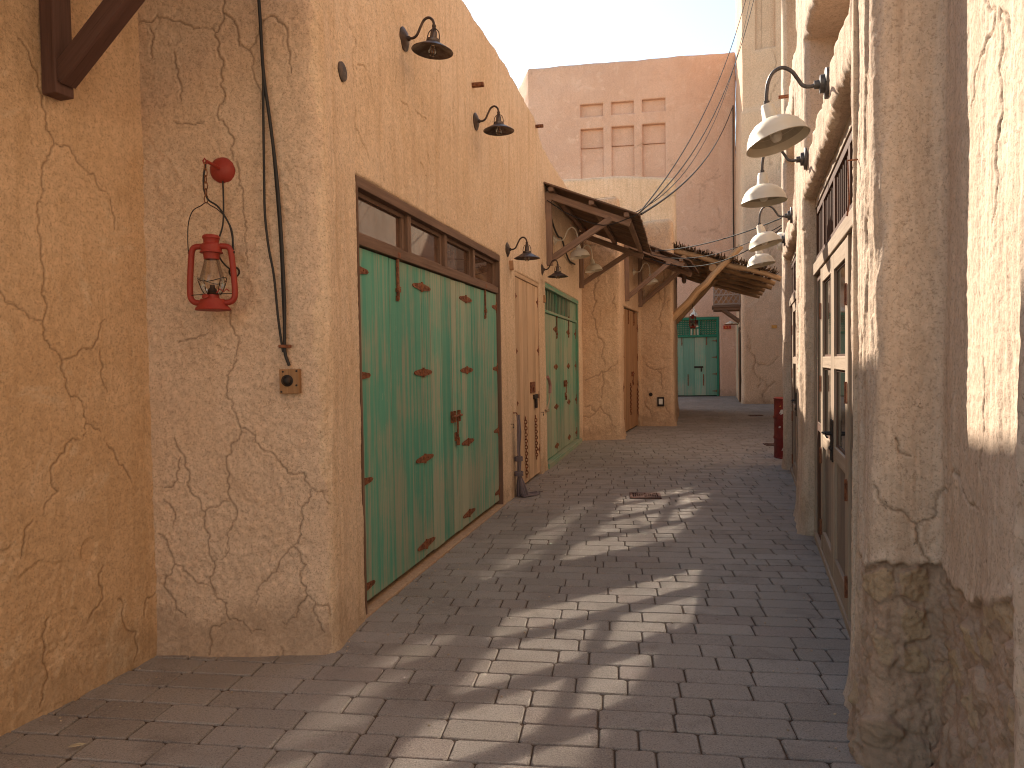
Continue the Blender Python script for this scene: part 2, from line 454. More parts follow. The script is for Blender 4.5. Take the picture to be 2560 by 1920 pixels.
M['sand'] = sand_mat()

M['grit'] = wood('grit', (.40, .31, .22), (.28, .21, .15), (.22, .15, .10), 3)
M['desert'] = plaster('sandy_ground', (.50, .40, .29), (.45, .35, .25), (.36, .27, .18), streak=0, stain=0)
# ------------------------------------------------------------------ adobe walls
class Path:
    def __init__(s, pts, radii, side=1):
        pts = [Vector((p[0], p[1])) for p in pts]; out = []; nrm = []
        def nn(t): return Vector((t.y, -t.x))*side
        for i, p in enumerate(pts):
            if i == 0 or i == len(pts)-1:
                t = (pts[1]-pts[0]) if i == 0 else (pts[-1]-pts[-2])
                out.append(p); nrm.append(nn(t.normalized())); continue
            t0 = (p-pts[i-1]).normalized(); t1 = (pts[i+1]-p).normalized()
            th = t0.angle(t1); r = radii[i]
            d = min(r*math.tan(th/2), .45*(p-pts[i-1]).length, .45*(pts[i+1]-p).length)
            for k in range(8):
                q = k/7
                a = p-t0*d; b = p; c = p+t1*d
                out.append(a*(1-q)**2+b*2*q*(1-q)+c*q*q)
                nrm.append(nn((t0*(1-q)+t1*q).normalized()))
        s.p = np.array([tuple(v) for v in out]); s.n = np.array([tuple(v) for v in nrm])
        s.s = np.concatenate([[0], np.cumsum(np.hypot(*np.diff(s.p, axis=0).T))])
        s.L = s.s[-1]
    def at(s, q):
        f = lambda a: np.interp(q, s.s, a)
        nx, ny = f(s.n[:, 0]), f(s.n[:, 1]); l = np.hypot(nx, ny)
        return f(s.p[:, 0]), f(s.p[:, 1]), nx/l, ny/l
    def s_of(s, p):
        best = (1e9, 0)
        for i in range(len(s.p)-1):
            a, b = s.p[i], s.p[i+1]; d = b-a; L2 = d.dot(d)
            if L2 < 1e-12: continue
            t = min(1, max(0, ((p[0]-a[0])*d[0]+(p[1]-a[1])*d[1])/L2)); q = a+d*t
            e = math.hypot(q[0]-p[0], q[1]-p[1])
            if e < best[0]: best = (e, s.s[i]+t*math.sqrt(L2))
        return best[1]

def samples(breaks, must, lo, hi):
    """breaks: [(from, spacing)...]; must: exact lines"""
    arr = []
    for i, (a, d) in enumerate(breaks):
        b = breaks[i+1][0] if i+1 < len(breaks) else hi
        n = max(1, int(round((b-a)/d)))
        arr += [a+(b-a)*k/n for k in range(n)]
    arr.append(hi); must = sorted(set(round(m, 5) for m in must if lo <= m <= hi))
    arr = [x for x in arr if all(abs(x-m) > .004 for m in must)]
    return np.array(sorted(arr+must))

def jitter_line(pts, amp, rng):
    """fractal midpoint displacement of a crack line in (s, z)"""
    pts = [np.array(p, float) for p in pts]
    while max(np.hypot(*(b-a)) for a, b in zip(pts, pts[1:])) > .018:
        q = [pts[0]]
        for a, b in zip(pts, pts[1:]):
            d = b-a; L = np.hypot(*d)
            if L > .018:
                q.append((a+b)/2+np.array([-d[1], d[0]])*rng.uniform(-amp, amp))
            q.append(b)
        pts = q
    return pts

def crack_field(sv, zv, lines, seed=1, amp=.22, w=.02):
    """distance of every grid point to the crack lines (inf far away); also a per-line strength"""
    D = np.full((len(sv), len(zv)), 9.0); rng = random.Random(seed)
    for ln in lines:
        pts = jitter_line(ln, amp, rng)
        n = len(pts)
        for i in range(n-1):
            a, b = pts[i], pts[i+1]
            fade = 1+.9*max(0, (i/n-.7)/.3)
            i0, i1 = np.searchsorted(sv, [min(a[0], b[0])-w, max(a[0], b[0])+w])
            j0, j1 = np.searchsorted(zv, [min(a[1], b[1])-w, max(a[1], b[1])+w])
            if i1 <= i0 or j1 <= j0: continue
            S, Z = np.meshgrid(sv[i0:i1], zv[j0:j1], indexing='ij')
            d = b-a; L2 = d.dot(d)+1e-12
            t = np.clip(((S-a[0])*d[0]+(Z-a[1])*d[1])/L2, 0, 1)
            e = np.hypot(S-a[0]-d[0]*t, Z-a[1]-d[1]*t)*fade
            D[i0:i1, j0:j1] = np.minimum(D[i0:i1, j0:j1], e)
    return D

def random_cracks(s0, s1, z0, z1, n, seed, length=1.2, vert=.75):
    rng = random.Random(seed); out = []
    for _ in range(n):
        a = PI/2*(1 if rng.random() < .5 else -1)+rng.uniform(-1, 1)*(1-vert)*2
        p = [rng.uniform(s0, s1), rng.uniform(z0, z1)]; ln = [tuple(p)]
        for k in range(int(length*rng.uniform(.4, 1.3)/.12)):
            a += rng.uniform(-.6, .6); p = [p[0]+.12*math.cos(a), p[1]+.12*math.sin(a)]
            if not (s0 < p[0] < s1 and z0 < p[1] < z1): break
            ln.append(tuple(p))
            if rng.random() < .12 and len(ln) > 2:
                b = a+rng.choice((-1, 1))*rng.uniform(.6, 1.1); q = list(p); l2 = [tuple(q)]
                for kk in range(rng.randint(2, 6)):
                    b += rng.uniform(-.5, .5); q = [q[0]+.1*math.cos(b), q[1]+.1*math.sin(b)]; l2.append(tuple(q))
                out.append(l2)
        if len(ln) > 1: out.append(ln)
    return out

def link_mesh(name, V, Fs, mat, parent, attrs):
    me = bpy.data.meshes.new(name)
    me.vertices.add(len(V)); me.vertices.foreach_set('co', V.astype(np.float32).ravel())
    nq = len(Fs); me.loops.add(nq*4); me.polygons.add(nq)
    me.loops.foreach_set('vertex_index', Fs.astype(np.int32).ravel())
    me.polygons.foreach_set('loop_start', np.arange(0, nq*4, 4, dtype=np.int32))
    me.polygons.foreach_set('loop_total', np.full(nq, 4, dtype=np.int32))
    me.polygons.foreach_set('use_smooth', np.ones(nq, dtype=bool))
    me.update(calc_edges=True); me.validate()
    for k, a in attrs.items():
        at = me.attributes.new(k, 'FLOAT', 'POINT'); at.data.foreach_set('value', a.astype(np.float32))
    me.materials.append(mat)
    o = bpy.data.objects.new(name, me); COL.objects.link(o)
    if parent is not None: o.parent = parent
    return o

def ribbon(name, path, sbreaks, zbreaks, zmax, ztop, zfix, holes, disp, mat, parent, thick=.35, rim=.03, shoulder=.05):
    ms, mz = [], []
    for h in holes:
        for e in (0, .008, .02, .04): ms += [h['s0']-e, h['s1']+e]; mz += [h['z1']+e]+([h['z0']-e] if h['z0'] > .03 else [])
        if h['z0'] <= .03: mz.append(h['z0'])
    sv = samples(sbreaks, ms, 0, path.L); zv = samples(zbreaks, mz, zbreaks[0][0], zmax)
    ns, nz = len(sv), len(zv)
    S, Z = np.meshgrid(sv, zv, indexing='ij')
    X, Y, NX, NY = path.at(sv)
    X, Y, NX, NY = (np.repeat(a[:, None], nz, 1) for a in (X, Y, NX, NY))
    dn, dt, dz, at = disp(sv, zv, S, Z)
    for h in holes:
        d = np.hypot(np.maximum(np.maximum(h['s0']-S, S-h['s1']), 0), np.maximum(np.maximum(h['z0']-Z, Z-h['z1']), 0))
        q = np.clip((rim-d)/rim, 0, 1)
        dn = dn-rim*(1-np.sqrt(1-q*q*.96))
    zt = np.array([ztop(s) for s in sv])[:, None]
    Zr = np.where(Z <= zfix, Z, zfix+(Z-zfix)*(zt-zfix)/(zmax-zfix))+dz
    TX, TY = -NY, NX
    P = np.stack([X+NX*dn+TX*dt, Y+NY*dn+TY*dt, Zr], -1)
    off = world_loc(parent) if parent is not None else Vector((0, 0, 0))
    P = P-np.array(off)
    idx = np.arange(ns*nz).reshape(ns, nz)
    V = [P.reshape(-1, 3)]; nb = ns*nz
    A = {k: [at.get(k, np.zeros((ns, nz))).reshape(-1)] for k in ('crack', 'worn', 'stone')}
    keep = np.ones((ns-1, nz-1), bool)
    Fx = []
    def addv(arr, **att):
        nonlocal nb
        arr = arr.reshape(-1, 3); V.append(arr)
        for k in A: A[k].append(np.zeros(len(arr)) if k not in att else att[k].reshape(-1))
        b = nb; nb += len(arr); return b
    sc, zc = (sv[:-1]+sv[1:])/2, (zv[:-1]+zv[1:])/2
    def strip(line, nvec, depth, k=4):
        """reveal: a line of points carried inwards"""
        m = len(line); lay = []
        for q in range(k+1):
            f = q/k
            wob = fbm(line[:, 0]*9+f*2, line[:, 2]*9+line[:, 1]*7, 3, 5)[:, None]*.006*(1 if 0 < q < k else 0)
            lay.append(line-nvec*depth*f+wob*np.array([.6, .6, .6]))
        b = addv(np.stack(lay))
        for q in range(k):
            i = b+q*m+np.arange(m-1)
            Fx.append(np.stack([i, i+1, i+1+m, i+m], -1))
    for h in holes:
        i0, i1 = (int(np.argmin(abs(sv-h[k]))) for k in ('s0', 's1')); j0, j1 = (int(np.argmin(abs(zv-h[k]))) for k in ('z0', 'z1'))
        keep[i0:i1, j0:j1] = False
        im = (i0+i1)//2; nv = np.array([NX[im, 0], NY[im, 0], 0]); dp = h['depth']
        strip(P[i0, j0:j1+1], nv, dp); strip(P[i1, j0:j1+1], nv, dp); strip(P[i0:i1+1, j1], nv, dp)
        if h['z0'] > .03: strip(P[i0:i1+1, j0], nv, dp)
        if h.get('back'):
            B = P[i0:i1+1, j0:j1+1]-nv*dp
            m0, m1 = B.shape[:2]; b = addv(B)
            ii = (b+np.arange(m0*m1)).reshape(m0, m1)
            Fx.append(np.stack([ii[:-1, :-1], ii[1:, :-1], ii[1:, 1:], ii[:-1, 1:]], -1).reshape(-1, 4))
    q = np.stack([idx[:-1, :-1], idx[1:, :-1], idx[1:, 1:], idx[:-1, 1:]], -1)[keep]
    Fx.append(q.reshape(-1, 4))
    # rounded shoulder of the parapet, flat top and back face down to the ground
    top = P[:, -1, :]; n3 = np.stack([NX[:, 0], NY[:, 0], np.zeros(ns)], -1); prev = idx[:, -1]
    for ins, up in ((shoulder*.15, shoulder*.5), (shoulder*.5, shoulder*.85), (shoulder, shoulder), (thick, shoulder*.8), (thick+.01, None)):
        ring = top-n3*ins
        ring = ring.copy(); ring[:, 2] = (-.05-off.z) if up is None else ring[:, 2]+up
        b = addv(ring); cur = b+np.arange(ns)
        Fx.append(np.stack([prev[:-1], prev[1:], cur[1:], cur[:-1]], -1)); prev = cur
    return link_mesh(name, np.concatenate(V), np.concatenate(Fx), mat, parent, {k: np.concatenate(a) for k, a in A.items()})

def hole(path, pa, pb, z0, z1, depth, back=False):
    a, b = sorted((path.s_of(pa), path.s_of(pb)))
    if z0 <= .03: z0 = -.06
    return dict(s0=a, s1=b, z0=z0, z1=z1, depth=depth, back=back)

def pic(reg, scale, pts):      # points read on an enlarged detail -> photograph pixels
    return [(reg[0]+x/scale, reg[1]+y/scale) for x, y in pts]

# --- foreground house at the far left ------------------------------------------------
houseA = thing('adobe_house', (-2.4, 2.0, 0), 'orange plastered adobe house at the left edge, a long crack down its smooth wall', 'building')
pthA = Path([(-9.5, 1.2), (PL_A[0]+PL_A[1]*.7, .7), (PL_A[0]+PL_A[1]*4.1, 4.1)], [0, .12, 0], 1)
def lineA(pts): return [(lambda w: (pthA.s_of(w), w.z))(on_line(u, v, *PL_A)) for u, v in pts]
K1, K2, K3 = ((0, 500), 2.764), ((0, 0), 3.16), ((0, 1100), 2.023)
crA = [lineA(pic(*K1, p)) for p in (
    [(268, 15), (280, 150), (285, 370), (300, 450), (300, 600), (315, 800), (320, 900), (350, 1020), (430, 1100), (450, 1220), (500, 1360), (580, 1400), (597, 1550), (580, 1650)],
    [(0, 580), (40, 700), (130, 750), (300, 830)], [(435, 1105), (530, 1080), (570, 1030), (660, 1000), (695, 900), (730, 830)],
    [(770, 0), (795, 120), (797, 205)], [(597, 1550), (640, 1555), (705, 1600)], [(700, 1040), (720, 1160), (750, 1320)])]
crA += [lineA(pic(*K2, p)) for p in (
    [(300, 680), (345, 760), (370, 920), (435, 1130), (370, 1280), (330, 1400), (325, 1600)],
    [(435, 1130), (540, 1150), (610, 1270), (740, 1370), (770, 1450), (850, 1520), (880, 1585)],
    [(150, 300), (240, 450), (300, 680)])]
crA += [lineA(pic(*K3, p)) for p in (
    [(410, 0), (300, 90), (265, 180), (300, 260), (220, 390)], [(170, 410), (130, 470), (110, 600)],
    [(545, 20), (590, 90), (640, 150), (670, 215)], [(525, 640), (500, 720), (500, 840), (450, 900)],
    [(595, 805), (625, 830), (630, 940), (690, 970), (690, 1050), (670, 1120)], [(800, 755), (740, 800), (727, 900)],
    [(250, 900), (225, 1020), (220, 1100), (240, 1200), (190, 1350)])]
def dispA(sv, zv, S, Z):
    D = crack_field(sv, zv, crA, 3)
    dn = .008*fbm(S*1.3, Z*1.1, 3, 11)+.003*fbm(S*7, Z*5, 4, 12)+.0016*fbm(S*30, Z*6, 3, 13)+.0012*fbm(S*60, Z*60, 2, 14)
    # shallow hollows where the finishing coat has come off
    m = sstep(.16, .20, fbm(S*2.3+3, Z*2.0, 4, 15, .6))*sstep(1.7, .9, Z)
    dn -= .005*m; dn += .003*m*fbm(S*50, Z*50, 3, 16)
    for cs, cz, r in ((lineA(pic(*K3, [(455, 560)]))[0]+(.055,)), (lineA(pic(*K3, [(265, 1120)]))[0]+(.05,))):
        d = np.hypot((S-cs)*1.1, (Z-cz)*.75)+.018*fbm(S*22, Z*22, 3, 18); dn -= .007*sstep(r, r-.02, d)
    dn += .015*np.exp(-Z/.08)+.012*np.exp(-Z/.07)*fbm(S*6, Z*3, 3, 17)
    dn -= .006*np.exp(-(D/.0036)**2); dn += .0012*np.exp(-((D-.012)/.008)**2)
    return dn, np.zeros_like(S), np.zeros_like(S), {'crack': .62*np.exp(-(D/.0034)**2), 'worn': np.zeros_like(S)}
sA = pthA.s_of((PL_A[0]+PL_A[1]*2.55, 2.55))
ribbon('wall', pthA, [(0, .4), (sA-2.2, .06), (sA-1.2, .04), (sA-.05, .0052)], [(-.05, .0062), (3.4, .05)], 5.4, lambda s: 5.0+.05*math.sin(s*1.7), 3.6, [], dispA, M['plA'], houseA)

# --- house with the big green doors ----------------------------------------------------
houseB = thing('adobe_house', (-.4, 5.6, 0), 'cream adobe house with large green folding doors under a row of transom windows', 'building')
def Bp(y): return (PL_B[0]+PL_B[1]*y, y)
pthB = Path([(-2.35, 3.659), (-.950, 3.606), (-.885, 4.13), Bp(4.9), (1.52, 14.0)], [0, .11, .4, .5, 0], 1)
sB = lambda y: pthB.s_of(Bp(y))
def lineF(pts): return [(lambda w: (pthB.s_of(w), w.z))(on_front(u, v, *FRONT)) for u, v in pts]
def lineB(pts): return [(lambda w: (pthB.s_of(w), w.z))(on_line(u, v, *PL_B)) for u, v in pts]
Q1, Q2 = ((0, 0), 1.843), ((360, 900), 2.127)
crB = [lineF(pic(*Q1, p)) for p in (
    [(1027, -60), (1027, 60), (990, 150), (1000, 230), (1020, 330), (1018, 400), (1003, 510), (1040, 580), (1060, 620), (1062, 690), (1075, 740), (1095, 820), (1120, 880), (1122, 960), (1135, 1020), (1128, 1100), (1140, 1190), (1145, 1225)],
    [(610, 125), (680, 100), (720, 70), (790, 95), (860, 115), (920, 130), (960, 128), (990, 150)],
    [(1030, 60), (1080, 110), (1100, 210), (1150, 235), (1165, 330), (1190, 400), (1205, 440), (1200, 500)],
    [(1270, 80), (1320, 130), (1320, 190), (1330, 290), (1340, 340)], [(1270, 80), (1200, 120), (1180, 200), (1150, 235)],
    [(800, 240), (820, 330), (838, 420), (835, 470)], [(800, 560), (830, 570), (900, 572), (940, 560)], [(690, 130), (693, 280)],
    [(1060, 1430), (1080, 1530), (1098, 1590), (1078, 1665)], [(820, 1580), (900, 1560), (960, 1530)])]
crB += [lineF(pic(*Q2, p)) for p in (
    [(490, -5), (440, 80), (440, 170), (475, 230), (490, 300), (515, 365), (510, 400), (460, 450), (465, 490), (440, 560), (440, 640), (460, 740), (487, 790), (485, 850), (440, 920), (440, 1030), (375, 1070)],
    [(515, 365), (590, 400), (620, 470), (700, 515), (740, 570), (800, 610), (850, 600), (885, 680), (950, 700), (980, 745), (1050, 775)],
    [(885, 690), (870, 760), (835, 820), (835, 930), (780, 1000), (735, 1050), (700, 1130), (630, 1185), (600, 1290)],
    [(780, 1000), (830, 1030), (860, 1090), (868, 1250), (835, 1290), (815, 1370), (760, 1410), (735, 1390)],
    [(868, 1250), (915, 1300), (990, 1310), (1010, 1370)], [(915, 1300), (930, 1390), (965, 1450)],
    [(160, 420), (185, 480), (215, 520), (240, 620), (250, 710), (300, 760), (325, 810), (350, 930), (345, 1030), (375, 1075), (375, 1250), (440, 1290), (455, 1380), (545, 1410), (580, 1450), (600, 1430), (655, 1440)],
    [(325, 815), (390, 780), (455, 745)], [(75, 925), (120, 960), (145, 1030), (160, 1085), (230, 1135), (280, 1180), (370, 1230)],
    [(160, 1085), (150, 1130), (110, 1180), (110, 1215), (160, 1270), (170, 1330), (230, 1370)], [(360, 1555), (362, 1420), (440, 1390)],
    [(105, 740), (150, 800), (150, 890)], [(735, 1520), (748, 1560)], [(190, 520), (175, 640), (110, 680)])]
nF0 = len(crB)
crB += [lineB([(800+x/3.318, y/3.318) for x, y in p]) for p in (
    [(165, 20), (220, 150), (280, 260), (300, 380), (275, 500), (275, 720)], [(310, 540), (360, 550), (400, 650), (430, 760), (445, 880)],
    [(100, 900), (105, 1210)], [(660, 820), (720, 870), (745, 960)], [(290, 900), (285, 1050), (330, 1150), (400, 1330)],
    [(790, 910), (830, 950), (900, 990)], [(1000, 960), (1060, 1000), (1090, 1030)], [(830, 1350), (880, 1460)], [(1110, 700), (1090, 850), (1100, 1000), (1125, 1300)])]
crB += random_cracks(sB(4.2), sB(12.8), 2.7, 4.4, 24, 21, .6, .92)
crB += [lineB([(1240+x/2.963, 700+y/2.963) for x, y in p]) for p in ([(70, 620), (85, 800), (110, 900), (120, 960)], [(90, 320), (80, 560)])]
TOPB = [(0, 4.55), (pthB.s_of((-.95, 3.606)), 4.55)]+[(sB(y), z) for y, z in ((5.5, 4.60), (6.3, 4.638), (7.0, 4.663), (7.8, 4.671), (8.7, 4.645), (9.25, 4.63), (9.42, 4.59), (9.52, 4.47), (9.7, 4.40), (10.7, 4.355), (13.9, 4.34))]
def ztB(s): return float(np.interp(s, [a for a, _ in TOPB], [b for _, b in TOPB]))+.007*math.sin(s*5.1)+.005*math.sin(s*13.7)
holesB = [hole(pthB, Bp(4.12), Bp(7.33), 0, 2.60, .10), hole(pthB, Bp(7.99), Bp(9.31), 0, 2.52, .07), hole(pthB, Bp(9.72), Bp(12.86), 0, 2.59, .10)]
sC = pthB.s_of((-.95, 3.606))
def dispB(sv, zv, S, Z):
    D = crack_field(sv, zv, crB, 5)
    fr = sstep(sC+.10, sC-.05, S)             # 1 on the end wall, 0 on the long wall
    wx = S+.10*fbm(S*3, Z*3, 3, 31); wz = Z+.10*fbm(S*3+9, Z*3, 3, 32)
    rid = 1-abs(fbm(wx*6.5, wz*5.0, 3, 33)); sw = 1-abs(fbm(wx*15, wz*9, 3, 34))
    trow = .009*fbm(S*1.6, Z*1.5, 3, 30)+.006*(rid**5-.4)+.0032*(sw**4-.5)+.0045*fbm(S*42, Z*42, 3, 35)+.0016*fbm(S*95, Z*95, 2, 36)
    patch = sstep(.02, .25, fbm(S*2.1, Z*1.7, 3, 38))
    trow = trow*(.5+.5*patch)+.005*patch*fbm(S*26, Z*26, 3, 39)
    drip = .013*fbm(S*1.2, Z*.8, 3, 40)+.007*fbm(S*9, Z*.9, 4, 41)+.0035*fbm(S*34, Z*2.4, 3, 42)+.002*fbm(S*40, Z*40, 3, 43)
    lump = .006*sstep(.25, .5, fbm(S*5, Z*2.4, 4, 44))
    dn = fr*trow+(1-fr)*(drip-lump)
    dn += .05*np.exp(-Z/.10)*(.6+.4*fbm(S*4, Z*3, 2, 45))*(.4+.6*fr)
    w = np.where(fr > .3, .0034, .0050)
    dn -= .007*np.exp(-(D/w)**2); dn += .0018*np.exp(-((D-.013)/.008)**2)
    return dn, np.zeros_like(S), np.zeros_like(S), {'crack': np.where(fr > .3, .62, .28)*np.exp(-(D/(w*1.1))**2), 'worn': np.zeros_like(S)}
wB = ribbon('wall', pthB, [(0, .1), (.33, .0052), (sC+.15, .010), (sB(7.6), .02), (sB(10), .035)], [(-.05, .0062), (3.35, .015)], 4.9, ztB, 3.3, holesB, dispB, M['plB'], houseB, rim=.02)
# rough sand-coloured coat on the end wall
wB.data.materials.append(M['plF'])
cx = np.empty(len(wB.data.vertices)*3); wB.data.vertices.foreach_get('co', cx)
li = np.empty(len(wB.data.loops), dtype=np.int32); wB.data.loops.foreach_get('vertex_index', li)
fc = cx.reshape(-1, 3)[li.reshape(-1, 4)].mean(1)+np.array(houseB.location)
edge = -.985+.02*np.sin(fc[:, 2]*3.1)+.014*np.sin(fc[:, 2]*9.7+1)+.008*np.sin(fc[:, 2]*31)
mi = ((fc[:, 0] < edge) & (fc[:, 1] < 3.9)).astype(np.int32)
wB.data.polygons.foreach_set('material_index', mi); wB.data.update()

# --- house with the two piers ------------------------------------------------------------
houseC = thing('adobe_house', (2.5, 15, 0), 'tan adobe house with two broad piers either side of a brown plank door', 'building')
def Cp(y): return (PL_C[0]+PL_C[1]*y, y)
pthC = Path([(.2, 13.20), (1.312, 13.241), (2.057, 13.272), (2.215, 13.97), Cp(15.95), (3.625, 15.734), (4.95, 21.0), (2.0, 22.4)], [0, .3, .09, .2, .06, .09, .1, 0], 1)
s1, s2 = pthC.s_of((1.6, 13.255)), pthC.s_of((3.3, 15.84))
def lineC(pts, c): return [(lambda w: (pthC.s_of(w), w.z))(on_front(1240+x/2.963, 700+y/2.963, *c)) for x, y in pts]
cF, dF = (13.186, .0416), (16.755, -.2817)
crC = [lineC(p, cF) for p in ([(735, 20), (725, 200), (745, 370), (780, 440), (800, 500), (815, 640)], [(660, 745), (720, 720), (780, 680), (860, 640), (900, 600)], [(780, 680), (795, 730), (785, 880)],
      [(640, 1010), (690, 1020), (740, 980), (775, 940), (810, 990), (885, 1090)], [(870, 100), (860, 170), (885, 210)], [(740, 980), (700, 930), (650, 940)])]
crC += [lineC(p, dF) for p in ([(1205, 130), (1200, 290), (1215, 380)], [(1110, 630), (1150, 655), (1200, 665), (1250, 650)], [(1195, 670), (1225, 760), (1225, 820)], [(1250, 930), (1290, 1000)], [(1100, 900), (1130, 960), (1150, 1010)])]
crC += random_cracks(pthC.s_of((1.3, 13.24)), pthC.s_of((2.05, 13.27)), 2.6, 4.4, 5, 4, .9)+random_cracks(pthC.s_of((2.95, 15.9)), pthC.s_of((3.6, 15.74)), 2.6, 4.4, 5, 8, .9)
holesC = [hole(pthC, Cp(14.05), Cp(15.86), 0, 2.57, .08)]
def dispC(sv, zv, S, Z):
    D = crack_field(sv, zv, crC, 9, w=.05)
    wx = S+.1*fbm(S*3, Z*3, 3, 51); wz = Z+.1*fbm(S*3+5, Z*3, 3, 52)
    dn = .022*fbm(S*1.5, Z*1.3, 3, 53)+.012*((1-abs(fbm(wx*6, wz*5, 3, 54)))**3-.5)+.005*fbm(S*24, Z*24, 3, 55)
    dn += .05*np.exp(-Z/.14)-.014*np.exp(-(D/.010)**2)
    return dn, np.zeros_like(S), np.zeros_like(S), {'crack': .5*np.exp(-(D/.009)**2)}
ribbon('wall', pthC, [(0, .1), (1.0, .015), (pthC.s_of((2.2, 13.9)), .03), (pthC.s_of((2.9, 15.9)), .016), (pthC.s_of((3.66, 15.9)), .06)], [(-.05, .015), (2.7, .022)], 4.6,
       lambda s: 4.46+.03*math.sin(s*4)+(.05 if s > s2-.4 else 0), 3.2, holesC, dispC, M['plC'], houseC, thick=.6, shoulder=.09)
pthE = Path([(.3, 18.8), (.9, 17.3), (4.07, 17.3), (5.0, 21.2), (3.5, 22)], [0, .1, .15, .1, 0], 1)
def dispS(k, amp=.02):
    def f(sv, zv, S, Z):
        D = crack_field(sv, zv, random_cracks(0, sv[-1], zv[0], zv[-1], int(6+sv[-1]*.9), k, 1.8), k, w=.12)
        dn = amp*fbm(S*.8, Z*.8, 4, k)+amp*.3*fbm(S*5, Z*4, 4, k+1)-.012*np.exp(-(D/.025)**2)
        return dn, np.zeros_like(S), np.zeros_like(S), {'crack': .32*np.exp(-(D/.02)**2)}
    return f
ribbon('upper_storey', pthE, [(0, .06)], [(3.6, .05)], 6.0, lambda s: 5.88+.03*math.sin(s*2.3), 4.4, [], dispS(61), M['plB'], houseC, thick=.5, shoulder=.08, rim=.02)
# --- tall house closing the lane -----------------------------------------------------------
houseF = thing('adobe_house', (5, 28.6, 0), 'tall pink adobe house closing the lane, with blind niches high on its wall', 'building')
pthF = Path([(.0, 34.0), (.84, 29.20), (8.95, 27.91), (10.0, 33)], [0, .06, .06, 0], 1)
def fwx(x): return (x, FARW[0]+FARW[1]*x)
hF = []
for x0, x1 in ((2.95, 3.84), (4.18, 5.05), (5.385, 6.275)):
    e = (x0-2.95)*.012
    hF.append(hole(pthF, fwx(x0), fwx(x1), 11.37+e, 11.86+e, .13, True))
    hF.append(hole(pthF, fwx(x0), fwx(x1), 10.13+e, 10.88+e, .16, True))
    hF.append(hole(pthF, fwx(x0), fwx(x1), 8.78+e, 10.129+e, .09, True))
hF.append(hole(pthF, fwx(6.40), fwx(8.27), 0, 3.14, .14))
ribbon('wall', pthF, [(0, .5), (4.8, .07)], [(-.05, .07)], 13.45, lambda s: 13.40+.012*math.sin(s*1.9)+.008*math.sin(s*5.3), 12.5, hF, dispS(71, .045), M['plFar'], houseF, thick=.5, rim=.05, shoulder=.10)

# --- tower on the right of the far end ------------------------------------------------------
tower = thing('adobe_tower', (8.6, 23.4, 0), 'tall rose adobe tower at the far right, behind the row of cream lamps', 'building')
pthT = Path([(8.98, 28.0), (7.606, 23.10), (9.7, 22.2), (14, 21)], [0, .07, .2, 0], 1)
# path runs from the back of its lane side, round the corner and along the face
def tf(u, v): return on_front(u, v, 26.36, -.4284)
crT = []
for p in ([(625, 850), (650, 880), (690, 950), (750, 975), (830, 935), (850, 920)], [(690, 950), (720, 1060), (700, 1130)], [(820, 1090), (770, 1130), (760, 1240)], [(650, 880), (655, 800), (640, 760)], [(720, 1060), (770, 1130)]):
    crT.append([(lambda w: (pthT.s_of(w), w.z))(tf(1640+x/2.765, 560+y/2.765)) for x, y in p])
crT += random_cracks(5, 7.4, 3, 14, 9, 3, 1.6)
hT = [hole(pthT, tf(1888, 60), tf(1938, 60), 11.4, 13.6, .12, True)]
sT = pthT.s_of((7.62, 23.1))
def dispT(sv, zv, S, Z):
    D = crack_field(sv, zv, crT, 2, w=.1)
    dn = .03*fbm(S*.9, Z*.8, 4, 81)+.010*fbm(S*6, Z*5, 4, 82)-.02*np.exp(-(D/.022)**2)
    low = sstep(3.3, 3.15, Z+.5*fbm(S*1.7, Z*1.1, 4, 83)-.9*(S-sT)*.5)   # lower coat, its edge ragged
    dn += .02*low+.05*sstep(9.55, 9.45, Z-(S-sT)*.05)
    return dn, np.zeros_like(S), np.zeros_like(S), {'crack': .42*np.exp(-(D/.017)**2)}
ribbon('wall', pthT, [(0, .12), (4.9, .04), (7.6, .3)], [(-.05, .04), (4, .08)], 16.5, lambda s: 16.3, 14, hT, dispT, M['plTow'], tower, thick=.6, rim=.05)

# --- long house on the right with the glazed doors -------------------------------------------
houseR = thing('adobe_house', (1.9, 4.5, 0), 'rough beige adobe house along the right, with glazed doors and rubble at its foot', 'building')
def Lp(y): return (PL_L[0]+PL_L[1]*y, y)
def Rp(y): return (PL_R0[0]+PL_R0[1]*y, y)
def on_L(y, d): return (Lp(y)[0]-d*FL.N.x, Lp(y)[1]-d*FL.N.y)
def R2p(y): return (1.75+.3403*y, y)
pthR = Path([R2p(-9), R2p(.45), Lp(.72), Lp(1.19), Rp(1.12), Rp(2.50), Lp(2.52), Lp(9.80), (4.55, 9.56), (5.2, 11.2), (8.9, 21.3), (9.9, 22.6)],
            [0, .05, .08, .07, .03, .05, .07, .08, .05, .2, .2, 0], -1)
sL = lambda y: pthR.s_of(Lp(y)); sR0 = lambda y: pthR.s_of(Rp(y))
holesR = []
for o in (0, 3.56):
    holesR.append(hole(pthR, Lp(3.12+o), Lp(5.87+o*.982), 0, 2.79, .14))
    holesR.append(hole(pthR, Lp(3.20+o), Lp(5.70+o*.982), 3.09, 4.02, .30, True))
    holesR.append(hole(pthR, Lp(3.20+o), Lp(5.70+o*.982), 4.45, 6.2, .30, True))
ynear = 2.50
def lineF1(reg, sc, pts): return [(lambda w: (pthR.s_of(w), w.z))(on_front(reg[0]+x/sc, reg[1]+y/sc, ynear, .02)) for x, y in pts]
def lineR0(reg, sc, pts): return [(lambda w: (pthR.s_of(w), w.z))(on_line(reg[0]+x/sc, reg[1]+y/sc, *PL_R0)) for x, y in pts]
g1, g2, g3 = ((1900, 700), 2.676), ((1900, 1200), 2.304), ((1900, 0), 2.37)
